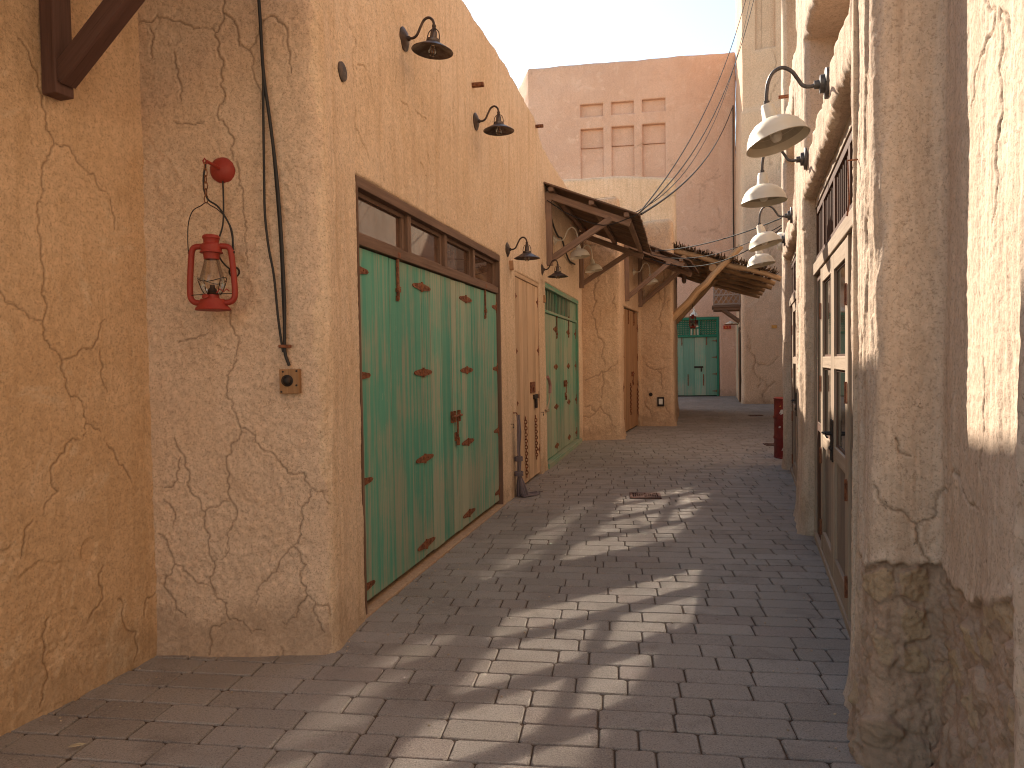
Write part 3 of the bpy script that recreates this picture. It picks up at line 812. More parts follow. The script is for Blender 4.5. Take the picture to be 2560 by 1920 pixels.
crR = [lineF1(*g2, p) for p in ([(640, 40), (720, 140), (800, 170), (890, 250), (1010, 205)], [(890, 250), (890, 310), (960, 440), (1000, 470)])]
crR += [lineF1(*g1, p) for p in ([(905, 1055), (925, 1100), (930, 1150), (990, 1170)],)]
crR += [lineR0(*g1, p) for p in ([(1300, 1270), (1350, 1400), (1400, 1500), (1470, 1530)], [(1490, 530), (1500, 700), (1490, 900), (1470, 1200), (1500, 1560)], [(1300, 560), (1290, 800), (1290, 1050), (1310, 1270)], [(1300, 1270), (1200, 1450), (1180, 1560)])]
crR += [lineR0(*g3, p) for p in ([(1320, -20), (1390, 90), (1380, 180), (1330, 250), (1270, 450), (1240, 690)], [(1410, 60), (1430, 300), (1420, 560), (1410, 800), (1400, 1000), (1380, 1320)], [(1410, 60), (1470, 230)])]
crR += random_cracks(sL(5.9), sL(6.6), .3, 6, 6, 91, 1.5, .95)+random_cracks(sL(2.6), sL(3.1), .8, 5, 5, 92, 1.4, .97)+random_cracks(sL(.75), sL(1.1), .4, 3.5, 8, 93, 1.2, .9)
sN0, sN1 = sR0(1.12), sL(2.52)
def dispR(sv, zv, S, Z):
    D = crack_field(sv, zv, crR, 6)
    f1 = sstep(sR0(2.50)-.02, sR0(2.50)+.03, S)*sstep(sN1+.0, sN1-.05, S)        # the face turned to the viewer: smoother
    r0 = sstep(sR0(1.2), sR0(1.4), S)*sstep(sR0(2.5)+.02, sR0(2.5)-.04, S)        # recessed wall beside the pier
    rough = 1-.72*f1-.5*r0
    dn = rough*(.020*fbm(S*1.5, Z*.55, 3, 101)+.020*fbm(S*6.5, Z*.8, 4, 102)+.008*fbm(S*22, Z*1.8, 3, 103)+.0035*fbm(S*60, Z*7, 3, 104))
    dn += .008*f1*fbm(S*3, Z*2, 3, 105)+.0022*fbm(S*45, Z*45, 3, 106)
    # flakes of plaster that have come away, long and upright
    fl = sstep(.20, .25, fbm(S*4.2+7, Z*.9, 4, 107, .6))*rough*(1-r0)
    dn -= .009*fl
    dt = rough*(.020*fbm(Z*1.6, S*.7, 3, 108)+.010*fbm(Z*6, S*2, 3, 109))
    # bare rubble at the foot of the near pier and of the recess beside it
    edge = .735+.05*fbm(S*6, Z*2, 4, 110)+.012*fbm(S*30, Z*8, 3, 111)+.12*sstep(sR0(2.2), sR0(1.7), S)
    band = sstep(sR0(1.55), sR0(1.75), S+.12*fbm(Z*4, S, 3, 112))*sstep(sN1+.40, sN1+.20, S+.15*fbm(Z*5, S, 3, 113))
    rub = sstep(edge+.008, edge-.008, Z)*band
    wx = S+.03*fbm(S*8, Z*8, 3, 114); wz = Z+.03*fbm(S*8+4, Z*8, 3, 115)
    d1, d2, ox, oy, ra, rb = voronoi(wx*9.5, wz*8, 3)
    stone = sstep(.02, .26, d2-d1)*np.where(ra > .42, 1, .12)
    facet = (ra-.35)*.034+(.05*(rb-.5)*ox+.05*(ra-.65)*oy)
    dn += rub*(-.014+stone*np.maximum(facet, -.004)+.012*fbm(S*20, Z*20, 4, 116)+.008*fbm(S*60, Z*60, 3, 117)+.035*sstep(.5, .0, Z))
    dn += .006*np.exp(-((Z-edge-.012)/.03)**2)*band*(1-rub)
    dn += .03*np.exp(-Z/.10)
    dn += .045*sstep(2.85, 2.95, Z)*sstep(3.12, 3.02, Z)*0
    dn -= .008*np.exp(-(D/.0042)**2); dn += .0015*np.exp(-((D-.013)/.008)**2)
    lip = np.exp(-((Z-edge+.006)/.012)**2)*band
    return dn, dt, .012*fbm(S*5, Z*5, 3, 118)*rough*sstep(.1, .4, Z), {'crack': np.maximum(.62*np.exp(-(D/.0042)**2), .35*lip), 'worn': np.maximum(rub, .3*fl), 'stone': rub*stone*np.where(ra > .42, rb, 0)}
ribbon('wall', pthR, [(0, .4), (pthR.s_of(R2p(-2)), .12), (pthR.s_of(R2p(.3)), .04), (sL(.70), .02), (sL(.75), .012), (sN0-.02, .006), (sN1+.75, .022), (sL(6.6), .03), (sL(9.9), .12)], [(-.05, .0068), (2.7, .012), (4.3, .05)], 7.6,
       lambda s: 7.4+.05*math.sin(s*2), 6.4, holesR, dispR, M['plR'], houseR, thick=.4, rim=.06)
# ------------------------------------------------------------------ doors
def strap_hinge(fr, a, n, z, d, parent, L=.18, W=.055, plate=.115, mat=None):
    """T hinge: upright plate at the jamb and a tapering strap running in direction d (+1/-1)"""
    mb = MB()
    fr.box(mb, a-.012, a+.012, n, n+.006, z-plate/2, z+plate/2)
    mb.prism([fr(a+d*.012, n+.001, z-W/2), fr(a+d*.012, n+.001, z+W/2), fr(a+d*(L-.02), n+.001, z+W*.24), fr(a+d*L, n+.001, z), fr(a+d*(L-.02), n+.001, z-W*.24)], fr.N*.006)
    mb.tube([fr(a+d*.013, n+.006, z-W*.6), fr(a+d*.013, n+.006, z+W*.6)], .008, 8)
    for q in (.3, .6, .85): mb.lathe([(0, .004), (.005, .003), (.006, 0)], fr(a+d*L*q, n+.007, z+(.004 if q < .7 else 0)), fr.N, 8)
    return mb.build('hinge', mat or M['rust'], parent)
def fold_hinge(fr, a, n, z, parent, L=.36, W=.06, mat=None):
    mb = MB(); h = L/2
    for d in (-1, 1):
        mb.prism([fr(a+d*.004, n+.001, z-W/2), fr(a+d*.004, n+.001, z+W/2), fr(a+d*(h-.025), n+.001, z+W*.24), fr(a+d*h, n+.001, z+W*.1), fr(a+d*h, n+.001, z-W*.1), fr(a+d*(h-.025), n+.001, z-W*.24)], fr.N*.006)
        for q in (.35, .75): mb.lathe([(0, .004), (.005, .003), (.006, 0)], fr(a+d*h*q, n+.007, z), fr.N, 8)
    mb.tube([fr(a, n+.006, z-W*.6), fr(a, n+.006, z+W*.6)], .009, 8)
    return mb.build('hinge', mat or M['rust'], parent)
def plank_leaf(fr, cuts, n0, n1, z0, z1, mat, parent, name='door_leaf', tints=None, gap=.003, skew=0):
    mb = MB()
    for i, (a, b) in enumerate(zip(cuts, cuts[1:])):
        mb.tint = tints[i % len(tints)] if tints else random.uniform(.1, .9)
        k = random.uniform(-.0025, .0025)
        fr.box(mb, a+gap/2, b-gap/2, n0, n1+k, z0+random.uniform(0, .006)+skew*i, z1-random.uniform(0, .005))
    return mb.build(name, mat, parent, bevel=.003)
def chain(pts, parent, name='chain', mat=None, link=.036, r=.0035, w=.011):
    """links strung along a line of points"""
    mb = MB(); pts = [Vector(p) for p in pts]; segs = [(b-a).length for a, b in zip(pts, pts[1:])]; L = sum(segs)
    def pos(t):
        for (a, b), l in zip(zip(pts, pts[1:]), segs):
            if t <= l: return a+(b-a)*(t/l), (b-a).normalized()
            t -= l
        return pts[-1], (pts[-1]-pts[-2]).normalized()
    n = int(L/(link*.74)); 
    for i in range(n):
        p, d = pos((i+.5)*L/n)
        x = d.cross(Vector((0, 1, 0)) if abs(d.y) < .8 else Vector((1, 0, 0))).normalized(); y = d.cross(x).normalized()
        s = x if i % 2 else y
        ring = []
        for k in range(10):
            an = 2*PI*k/10; ring.append(p+d*math.sin(an)*link*.5+s*math.cos(an)*w*(1 if abs(math.cos(an)) > .4 else .8))
        mb.tube(ring, r, 5, closed=True)
    return mb.build(name, mat or M['rust'], parent, smooth=True)

# ---- large green folding doors (house B)
aB = FB.y2a; nD = -.035
y_cut = [4.125, 4.62, 5.19, 5.86, 6.27, 7.325]
a0, a1 = aB(4.125), aB(7.325)
mb = MB()
for z0, z1, n1 in ((2.535, 2.60, .004), (2.205, 2.27, -.012)): FB.box(mb, a0, a1, -.10, n1, z0, z1, 'a')
FB.box(mb, a0, a0+.022, -.10, .003, .0, 2.535); FB.box(mb, a1-.03, a1, -.10, .003, .0, 2.535)
fb = mb.build('door_frame', M['frame'], houseB, bevel=.004)
yl = [4.15, 4.97, 5.73, 6.50, 7.30]      # four transom lights
for i in range(4):
    b0, b1 = aB(yl[i])+(.0 if i == 0 else .03), aB(yl[i+1])-(.03 if i < 3 else 0)
    mb = MB()
    if i < 3: FB.box(mb, b1, b1+.06, -.10, -.02, 2.27, 2.535)
    FB.box(mb, b0, b1, -.085, -.045, 2.505, 2.535, 'a'); FB.box(mb, b0, b1, -.085, -.045, 2.27, 2.292, 'a')
    FB.box(mb, b0, b0+.03, -.085, -.045, 2.292, 2.505); FB.box(mb, b1-.05, b1, -.085, -.045, 2.292, 2.505)
    w = mb.build('transom_window', M['frame'], houseB, bevel=.003)
    mb = MB(); FB.box(mb, b0+.03, b1-.05, -.072, -.066, 2.292, 2.505); mb.build('pane', M['pane2'], w)
mb = MB(); FB.box(mb, a0-.02, a1+.02, -.9, -.10, -.02, 2.6); dk = mb.build('door_backing', M['dark'], houseB)
mb = MB(); FB.box(mb, a0-.03, a1+.06, -.10, .016, -.02, .014, 'a'); mb.build('threshold', M['plC'], houseB, bevel=.008)
leaves = [([4.15, 4.37, 4.64, 5.205], (.55, .5, .35)), ([5.21, 5.38, 5.62, 5.865], (.4, .75, .3)), ([5.87, 5.99, 6.09, 6.255], (.85, .6, .9)), ([6.26, 6.43, 6.62, 6.83, 7.29], (.5, .3, .55, .6))]
zh = (2.06, 1.43, .79, .15)
LEAFB = []
for i, (c, t) in enumerate(leaves):
    lf = plank_leaf(FB, [aB(y) for y in c], nD-.035, nD, .055, 2.198, M['green'], houseB, tints=t); LEAFB.append(lf)
    if i == 0:
        for z in zh: strap_hinge(FB, aB(4.152), nD, z, 1, lf)
    if i == 1:
        for z in zh: fold_hinge(FB, aB(5.207), nD, z, lf)
    if i == 2:
        for z in zh: fold_hinge(FB, aB(6.257), nD, z, lf)
    if i == 3:
        for z in zh: strap_hinge(FB, aB(7.288), nD, z, -1, lf)
def slide_bolt(fr, a, n, zt, zb, parent):
    mb = MB()
    fr.box(mb, a-.014, a+.014, n+.004, n+.016, zb, zt); fr.box(mb, a-.022, a+.022, n+.003, n+.024, zt-.04, zt-.005)
    fr.box(mb, a-.024, a+.024, n+.001, n+.022, zb+.05, zb+.075); fr.box(mb, a-.022, a+.022, n+.001, n+.008, zb-.01, zb+.025)
    fr.box(mb, a+.014, a+.045, n+.006, n+.014, zb+.08, zb+.09, 'a')
    return mb.build('bolt', M['rust'], parent)
slide_bolt(FB, aB(4.76), nD, 2.25, 1.93, LEAFB[0]); slide_bolt(FB, aB(6.86), nD, 2.26, 1.93, LEAFB[3])
def hasp(fr, a, n, z, parent, s=1.0):
    mb = MB()
    mb.tube([fr(a-.14*s, n+.022, z), fr(a+.11*s, n+.022, z)], .011*s, 8)
    for q in (-.12, -.06, .06): fr.box(mb, a+q*s-.010, a+q*s+.010, n, n+.026, z-.05*s, z+.045*s)
    fr.box(mb, a+.0*s-.012, a+.0*s+.012, n+.016, n+.026, z-.15*s, z); fr.box(mb, a-.035*s, a+.045*s, n, n+.008, z-.21*s, z-.14*s)
    fr.box(mb, a-.008*s, a+.028*s, n+.008, n+.03, z-.25*s, z-.185*s)
    mb.tube([fr(a+.004*s, n+.02, z-.19*s), fr(a+.004*s, n+.02, z-.16*s), fr(a+.018*s, n+.02, z-.155*s), fr(a+.018*s, n+.02, z-.19*s)], .003, 6)
    return mb.build('hasp', M['rust'], parent, bevel=.002)
hasp(FB, aB(5.93), nD, 1.05, LEAFB[2])

# ---- narrow pale plank door
nP = -.018
lf1 = plank_leaf(FB, [aB(y) for y in (8.02, 8.24, 8.42, 8.66)], nP-.04, nP, .03, 2.47, M['palewood'], houseB, tints=(.35, .6, .45))
lf2 = plank_leaf(FB, [aB(y) for y in (8.665, 8.95, 9.12, 9.285)], nP-.04, nP, .03, 2.47, M['palewood'], houseB, tints=(.6, .45, .7))
mb = MB(); FB.box(mb, aB(7.99), aB(9.31), -.07, -.004, 2.475, 2.52, 'a'); FB.box(mb, aB(7.99), aB(8.015), -.07, -.004, 0, 2.475); FB.box(mb, aB(9.288), aB(9.31), -.07, -.004, 0, 2.475)
mb.build('door_frame', M['palewood'], houseB, bevel=.004)
mb = MB(); FB.box(mb, aB(7.99), aB(9.31), -.5, -.072, -.02, 2.52); mb.build('door_backing', M['dark'], houseB)
for z in (2.25, 1.62, 1.02, .32):
    strap_hinge(FB, aB(8.022), nP, z, 1, lf1, .10, .05, .13); strap_hinge(FB, aB(9.283), nP, z+.02, -1, lf2, .10, .05, .13)
mb = MB(); FB.box(mb, aB(8.76), aB(9.0), nP, nP+.02, 1.10, 1.24); FB.box(mb, aB(8.86), aB(8.92), nP+.02, nP+.035, 1.12, 1.18); mb.build('lock_plate', M['rust'], lf2, bevel=.004)
mb = MB(); FB.box(mb, aB(8.92), aB(9.14), nP, nP+.025, 1.02, 1.075); FB.box(mb, aB(9.0), aB(9.08), nP+.01, nP+.03, .90, 1.02); mb.build('padlock', M['iron'], lf2, bevel=.004)
chain([FB(aB(8.44), nP+.012, .83), FB(aB(8.47), nP+.012, .10)], lf1, link=.05, r=.006, w=.016)
chain([FB(aB(9.02), nP+.012, .80), FB(aB(9.05), nP+.012, .24)], lf2, link=.05, r=.006, w=.016)

# ---- second green doors with a barred fanlight
nG = -.055
a0, a1 = aB(9.74), aB(12.84)
mb = MB(); FB.box(mb, a0-.02, a1+.02, -.10, -.005, 2.52, 2.59, 'a'); FB.box(mb, a0-.02, a1+.02, -.10, -.03, 2.185, 2.225, 'a')
FB.box(mb, a0-.02, a0+.03, -.10, -.01, 0, 2.52); FB.box(mb, a1-.05, a1+.02, -.10, -.01, 0, 2.52)
FB.box(mb, a0-.02, a1+.04, -.10, .03, -.02, .07, 'a')
mb.build('door_frame', M['green2'], houseB, bevel=.004)
mb = MB()
for k in range(19): FB.box(mb, a0+.07+k*.128, a0+.098+k*.128, -.072, -.058, 2.225, 2.52)
FB.box(mb, a0+.03+19*.128, a1-.05, -.095, -.05, 2.225, 2.52)
mb.build('fanlight_bars', M['green2'], houseB, bevel=.003)
mb = MB(); FB.box(mb, a0-.02, a1+.02, -.5, -.102, -.02, 2.59); mb.build('door_backing', M['dark'], houseB)
lv2 = [([9.775, 10.02, 10.35, 10.755], (.5, .55, .8)), ([10.76, 11.0, 11.2, 11.475], (.3, .15, .3)), ([11.485, 11.65, 11.80, 11.925], (.6, .7, .5)), ([11.93, 12.15, 12.4, 12.79], (.5, .6, .35))]
for i, (c, t) in enumerate(lv2):
    lf = plank_leaf(FB, [aB(y) for y in c], nG-.04, nG, .085, 2.18, M['green2'], houseB, tints=t)
    for z in (1.98, 1.41, .80, .20):
        if i == 0: strap_hinge(FB, aB(9.79), nG, z, 1, lf, .16, .06, .17, M['rust2'])
        if i == 1: fold_hinge(FB, aB(10.757), nG, z, lf, .34, .075, M['rust2'])
        if i == 2: fold_hinge(FB, aB(11.928), nG, z, lf, .30, .075, M['rust2'])
        if i == 3: strap_hinge(FB, aB(12.77), nG, z, -1, lf, .16, .06, .17, M['rust2'])
    if i == 1: slide_bolt(FB, aB(10.86), nG, 2.21, 1.85, lf)
    if i == 2: hasp(FB, aB(11.58), nG, 1.13, lf, 1.1); slide_bolt(FB, aB(11.98), nG, 2.25, 1.9, lf)

# ---- brown plank door between the piers (house C)
aC = FC.y2a; nC = -.03
for c in ((14.08, 14.42, 14.70, 14.97), (14.98, 15.30, 15.55, 15.83)):
    lf = plank_leaf(FC, [aC(y) for y in c], nC-.04, nC, .03, 2.54, M['palewood2'], houseC)
    s = 1 if c[0] < 14.5 else -1; e = c[0] if s == 1 else c[-1]
    for z in (2.2, 1.55, .95, .3): strap_hinge(FC, aC(e)+.012*s, nC, z, s, lf, .12, .06, .17)
    slide_bolt(FC, aC(c[2]+(0 if s == 1 else -.2)), nC, 2.54, 2.25, lf)
    chain([FC(aC(c[2]+.15), nC+.012, 1.0-.15*(s == -1)), FC(aC(c[2]+.15), nC+.012, .35)], lf, link=.06, r=.008, w=.019)
    if s == -1: hasp(FC, aC(15.15), nC, 1.2, lf, 1.0)
mb = MB(); FC.box(mb, aC(14.05), aC(15.86), -.5, -.075, -.02, 2.57); mb.build('door_backing', M['dark'], houseC)

# ---- wooden pegs and an old fixing hole in the walls
for p, s in ((on_line(1182, 213, *PL_B), .10), (on_line(1339, 316, *PL_B), .12), (on_line(1276, 664, *PL_B), .07), (on_line(1358, 748, *PL_B), .07)):
    mb = MB(); a = FB.a(p); mb.bar(FB(a, -.05, p.z), FB(a+.02, .03 if s < .09 else .10, p.z+.005), .05 if s > .09 else .075, .035 if s > .09 else .10); mb.build('wooden_peg', M['rust2'] if s > .09 else M['palewood2'], houseB, bevel=.006)
mb = MB(); p = FB(aB(3.93), .07, 3.11); mb.lathe([(.0, .004), (.04, .004), (.052, .001), (.055, -.05)], Vector((pthB.at(pthB.s_of(Bp(3.93)))[0], pthB.at(pthB.s_of(Bp(3.93)))[1], 3.11))+FB.N*.006, FB.N, 18); mb.build('wall_plug', M['bronze'], houseB, smooth=True)
for u, v in ((1277, 1063), (1353, 1033)):
    p = on_line(u, v, *PL_B); a = FB.a(p); mb = MB()
    mb.tube([FB(a, -.02, p.z+.01), FB(a, .02, p.z+.012)]+[FB(a+.022*math.sin(t), .03, p.z+.012-.022+.022*math.cos(t)) for t in (0, .7, 1.5, 2.3, 3.1, 3.9, 4.6)], .0035, 6); mb.build('wall_hook', M['iron'], houseB, smooth=True)

# ---- glazed doors of the house on the right
def glazed_doors(o):
    A = lambda y: FD.y2a(y+o)
    fr = MB()
    FD.box(fr, A(3.13), A(5.87), -.06, .005, 2.715, 2.80, 'a'); FD.box(fr, A(3.13), A(5.87), -.06, .022, 2.165, 2.26, 'a')
    for y0, y1 in ((3.13, 3.20), (3.83, 3.86), (5.265, 5.31), (5.79, 5.87)): FD.box(fr, A(y0), A(y1), -.055, .012, 0, 2.165)
    FD.box(fr, A(3.13), A(5.87), -.06, .02, -.02, .045, 'a')
    f = fr.build('door_frame', M['doorpale'], houseR, bevel=.005)
    # barred fanlight
    tr = MB(); tr.tint = .4
    FD.box(tr, A(3.13), A(5.87), -.05, .0, 2.26, 2.315, 'a'); FD.box(tr, A(3.13), A(5.87), -.055, -.005, 2.66, 2.715, 'a')
    for y in (3.15, 3.92, 4.62, 5.30, 5.84): FD.box(tr, A(y)-.035, A(y)+.035, -.05, -.006, 2.315, 2.66)
    k = A(3.22)
    while k < A(5.78):
        tr.tube([FD(k, -.024, 2.30), FD(k, -.024, 2.68)], .0085, 6); k += .10
    t = tr.build('fanlight_bars', M['doordark'], houseR)
    g = MB(); FD.box(g, A(3.16), A(5.84), -.046, -.040, 2.30, 2.70); g.build('pane', M['pane'], t)
    # sidelights: dark posts, glass above a plank panel
    for y0, y1 in ((3.20, 3.83), (5.31, 5.79)):
        s = MB(); s.tint = .5
        FD.box(s, A(y0), A(y0)+.05, -.045, -.005, .045, 2.165); FD.box(s, A(y1)-.05, A(y1), -.045, -.005, .045, 2.165)
        for z0, z1 in ((2.11, 2.165), (.90, .97), (.045, .15)): FD.box(s, A(y0)+.05, A(y1)-.05, -.045, -.006, z0, z1, 'a')
        FD.box(s, A(y0)+.05, A(y1)-.05, -.04, -.025, .15, .90)
        sl = s.build('side_light', M['doordark'] if y0 > 5 else M['doorgrey'], houseR, bevel=.003)
        g = MB(); FD.box(g, A(y0)+.05, A(y1)-.05, -.016, -.010, .97, 2.11); g.build('pane', M['pane'], sl)
    # two leaves
    for y0, y1, hs in ((3.865, 4.558, -1), (4.566, 5.262, 1)):
        b0, b1 = A(y0), A(y1); w = .085
        s = MB()
        for c in ((b0, b0+w), (b1-w, b1)): s.tint = random.uniform(.4, .7); FD.box(s, c[0], c[1], -.04, .012, .05, 2.155)
        for z0, z1 in ((2.05, 2.155), (1.42, 1.50), (.835, .925), (.05, .20)): s.tint = random.uniform(.4, .7); FD.box(s, b0+w, b1-w, -.04, .011, z0, z1, 'a')
        lf = s.build('door_leaf', M['doorpale'], houseR, bevel=.004)
        s = MB()
        for z0, z1 in ((1.50, 2.05), (.925, 1.42)):
            FD.box(s, b0+w, b0+w+.02, -.036, -.002, z0, z1); FD.box(s, b1-w-.02, b1-w, -.036, -.002, z0, z1)
            FD.box(s, b0+w+.02, b1-w-.02, -.036, -.003, z1-.015, z1, 'a'); FD.box(s, b0+w+.02, b1-w-.02, -.036, -.003, z0, z0+.015, 'a')
        s.build('glazing_bead', M['doordark'], lf)
        for z0, z1 in ((1.50, 2.05), (.925, 1.42)):
            g = MB(); FD.box(g, b0+w+.01, b1-w-.01, -.014, -.008, z0, z1); g.build('pane', M['pane'], lf)
        s = MB()
        n = 3; st = (b1-b0-2*w)/n
        for i in range(n): s.tint = random.uniform(.3, .7); FD.box(s, b0+w+i*st+.002, b0+w+(i+1)*st-.002, -.036, -.008, .20, .835)
        s.build('door_panel', M['doorgrey'], lf, bevel=.003)
        he = b0 if hs == -1 else b1
        for z in (1.84, 1.30, .76, .22):
            h = MB(); FD.box(h, he-.022, he+.022, .010, .018, z-.055, z+.055); h.tube([FD(he, .018, z-.06), FD(he, .018, z+.06)], .009, 8); h.build('hinge', M['rust'], lf)
        e = b1-.04 if hs == -1 else b0+.04
        h = MB(); FD.box(h, e-.018, e+.018, .012, .020, .82, 1.09)
        h.tube([FD(e, .012, 1.0), FD(e, .055, 1.0)], .009, 8); h.tube([FD(e, .055, 1.0), FD(e-hs*.03*-1*-1, .060, .998), FD(e+(-.11 if hs == -1 else .11), .058, .99)], [.009, .010, .007], 8)
        h.lathe([(0, .014), (.012, .012), (.014, 0)], FD(e, .016, .90), FD.N, 10)
        h.build('handle', M['iron'], lf, smooth=True)
    d = MB(); FD.box(d, A(3.13), A(5.87), -1.0, -.066, -.02, 2.80); d.build('door_backing', M['dark'], houseR)
glazed_doors(0); glazed_doors(3.56)
p = on_line(2143, 505, *PL_L); a = FL.a(p)
mb = MB(); mb.tube([FL(a+.0, -.02, p.z+.17), FL(a, .035, p.z+.17), FL(a-.005, .03, p.z), FL(a+.02, .035, p.z-.05)], .004, 6); mb.build('wall_hook', M['rust'], houseR, smooth=True)
p = on_line(1966, 241, *PL_L); a = FL.a(p)
mb = MB(); mb.bar(FL(a, -.1, p.z), FL(a, .09, p.z), .04, .035); mb.build('wooden_peg', M['rust2'], houseR, bevel=.006)

# ---- green gate at the far end
aW = FW.a
g0, g1 = aW(fwx(6.42)), aW(fwx(8.25))
mb = MB()
FW.box(mb, g0, g1, -.13, .02, 3.05, 3.15, 'a'); FW.box(mb, g0, g1, -.13, .0, 2.36, 2.44, 'a')
for a in (g0, g1-.07): FW.box(mb, a, a+.07, -.13, .02, 0, 3.05)
mb.build('gate_frame', M['teal_grille'], houseF, bevel=.006)
zt = (2.45, 3.05); gw = g1-g0-.14
def lattice(b0, b1, z0, z1):
    mb = MB(); n = max(2, int((b1-b0)/.085)); m = int((z1-z0)/.085)
    for k in range(n+1): q = b0+(b1-b0)*k/n; FW.box(mb, q-.019, q+.019, -.085, -.06, z0, z1)
    for k in range(m+1): q = z0+(z1-z0)*k/m; FW.box(mb, b0, b1, -.095, -.07, q-.019, q+.019, 'a')
    return mb.build('lattice_panel', M['teal_grille'], houseF)
b = g0+.07
lattice(b, b+.66, *zt); lattice(b+1.04, b+gw, *zt)
mb = MB(); c0, c1 = b+.66, b+1.04
for q in (c0, c1): FW.box(mb, q-.03, q+.03, -.10, -.03, 2.45, 3.05)
FW.box(mb, c0, c1, -.10, -.03, 2.70, 2.76, 'a')
for q in (.33, .66): FW.box(mb, c0+(c1-c0)*q-.02, c0+(c1-c0)*q+.02, -.10, -.03, 2.45, 2.70)
gf = mb.build('gate_window', M['teal_grille'], houseF, bevel=.003)
for q in range(3):
    mb = MB(); FW.box(mb, c0+.03+q*.125, c0+.11+q*.125, -.075, -.07, 2.45, 2.70); mb.build('pane', M['enamel'] if q != 1 else M['palewood'], gf)
mb = MB(); FW.box(mb, c0+.03, c1-.03, -.075, -.07, 2.76, 3.05); mb.build('pane', M['pane'], gf)
mb = MB(); FW.box(mb, g0, g1, -.7, -.135, -.02, 2.42); mb.build('gate_backing', M['dark'], houseF)
mb = MB(); FW.box(mb, g0, g1, -.7, -.136, 2.42, 3.15); mb.build('transom_backing', M['enamel'], houseF)  # pale sheet added to imitate the brightness seen through the lattice
for i in range(2):
    b0 = b+gw*i/2; b1 = b+gw*(i+1)/2
    lf = plank_leaf(FW, [b0, (b0+b1)/2, b1], -.09, -.05, .03, 2.355, M['teal'], houseF, name='gate_leaf', gap=.008)
    for z in (2.2, 1.55, .88, .2): strap_hinge(FW, b0+.01 if i == 0 else b1-.01, -.05, z, 1 if i == 0 else -1, lf, .20, .05, .12)
    slide_bolt(FW, b0+.35 if i == 0 else b1-.40, -.05, 2.36, 2.05, lf)
    mb = MB(); q = b1-.27 if i == 0 else b0+.33; FW.box(mb, q-.018, q+.018, -.05, -.035, .42, .88); mb.build('bolt', M['rust'], lf)
    if i == 1: mb = MB(); FW.box(mb, b0-.03, b0+.32, -.05, -.025, 1.13, 1.20); FW.box(mb, b0+.22, b0+.27, -.04, -.02, .98, 1.14); mb.build('hasp', M['iron'], lf)

# ---- doorway and shutters on the lane side of the tower
tdir = (Vector((8.98, 28.0))-Vector((7.606, 23.10))).normalized()
FT = Frame((7.606, 23.10), tdir).left()
mb = MB(); 
for a in (1.55, 2.6): FT.box(mb, a, a+.09, -.05, .08, 0, 2.75)
FT.box(mb, 1.55, 2.69, -.05, .08, 2.75, 2.85, 'a'); mb.build('door_frame', M['teal'], tower, bevel=.006)
plank_leaf(FT, [.62, .80, .98, 1.17, 1.36], .075, .115, .04, 2.38, M['palewood2'], tower, name='door_shutter')
plank_leaf(FT, [.20, .42, .64], .09, .13, .04, 2.52, M['frame'], tower, name='door_shutter')
# lattice balcony
FY = Frame((7.606+tdir.x*1.0, 23.10+tdir.y*1.0), (-FT.N.x*-1, -FT.N.y*-1)).right() if False else FT
mb = MB(); FT.box(mb, .55, 1.65, -.05, .98, 3.22, 3.29, 'n'); FT.box(mb, .60, .70, -.02, .93, 3.13, 3.22, 'n'); FT.box(mb, 1.5, 1.6, -.02, .93, 3.13, 3.22, 'n')
mb.bar(FT(.65, .62, 3.16), FT(.65, .04, 2.72), .09, .09); FT.box(mb, .60, .70, 0, .09, 2.45, 3.13)
mb.bar(FT(1.55, .62, 3.16), FT(1.55, .04, 2.72), .09, .09)
bal = mb.build('balcony', M['frame'], tower, bevel=.006)
mb = MB()
for z in (3.31, 3.62, 3.93): FT.box(mb, .60, .64, .05, .93, z, z+.045, 'n'); FT.box(mb, .60, 1.6, .90, .94, z, z+.045, 'a')
for q in (.07, .90): FT.box(mb, .60, .64, q, q+.04, 3.29, 3.98)
for z in range(-4, 5):
    n0, z0 = .07+.16*z, 3.33
    for s in (1, -1):
        pA = [(n0 if s > 0 else n0, 3.33), (n0+s*.42, 3.95)]
        (x0, zz0), (x1, zz1) = pA
        if s < 0: x0 += .42; x1 += .42
        t0, t1 = 0, 1
        for lim, sg in ((.07, 1), (.93, -1)):
            d = (x1-x0)
            t = (lim-x0)/d
            if d*sg > 0: t0 = max(t0, t)
            else: t1 = min(t1, t)
        if t1-t0 > .08: mb.bar(FT(.615+.012*s, x0+(x1-x0)*t0, zz0+(zz1-zz0)*t0), FT(.615+.012*s, x0+(x1-x0)*t1, zz0+(zz1-zz0)*t1), .028, .012, up=FT.t)
mb.build('balcony_lattice', M['lattice'], bal)
mb = MB(); FT.box(mb, .66, 1.6, .05, .9, 3.30, 3.95); mb.build('balcony_panel', M['palewood2'], bal)
mb = MB(); p = tf(1936, 817); mb.bar((p.x-.09, p.y, p.z), (p.x+.06, p.y-.06, p.z), .12, .10); mb.build('wooden_peg', M['signyel'], tower)
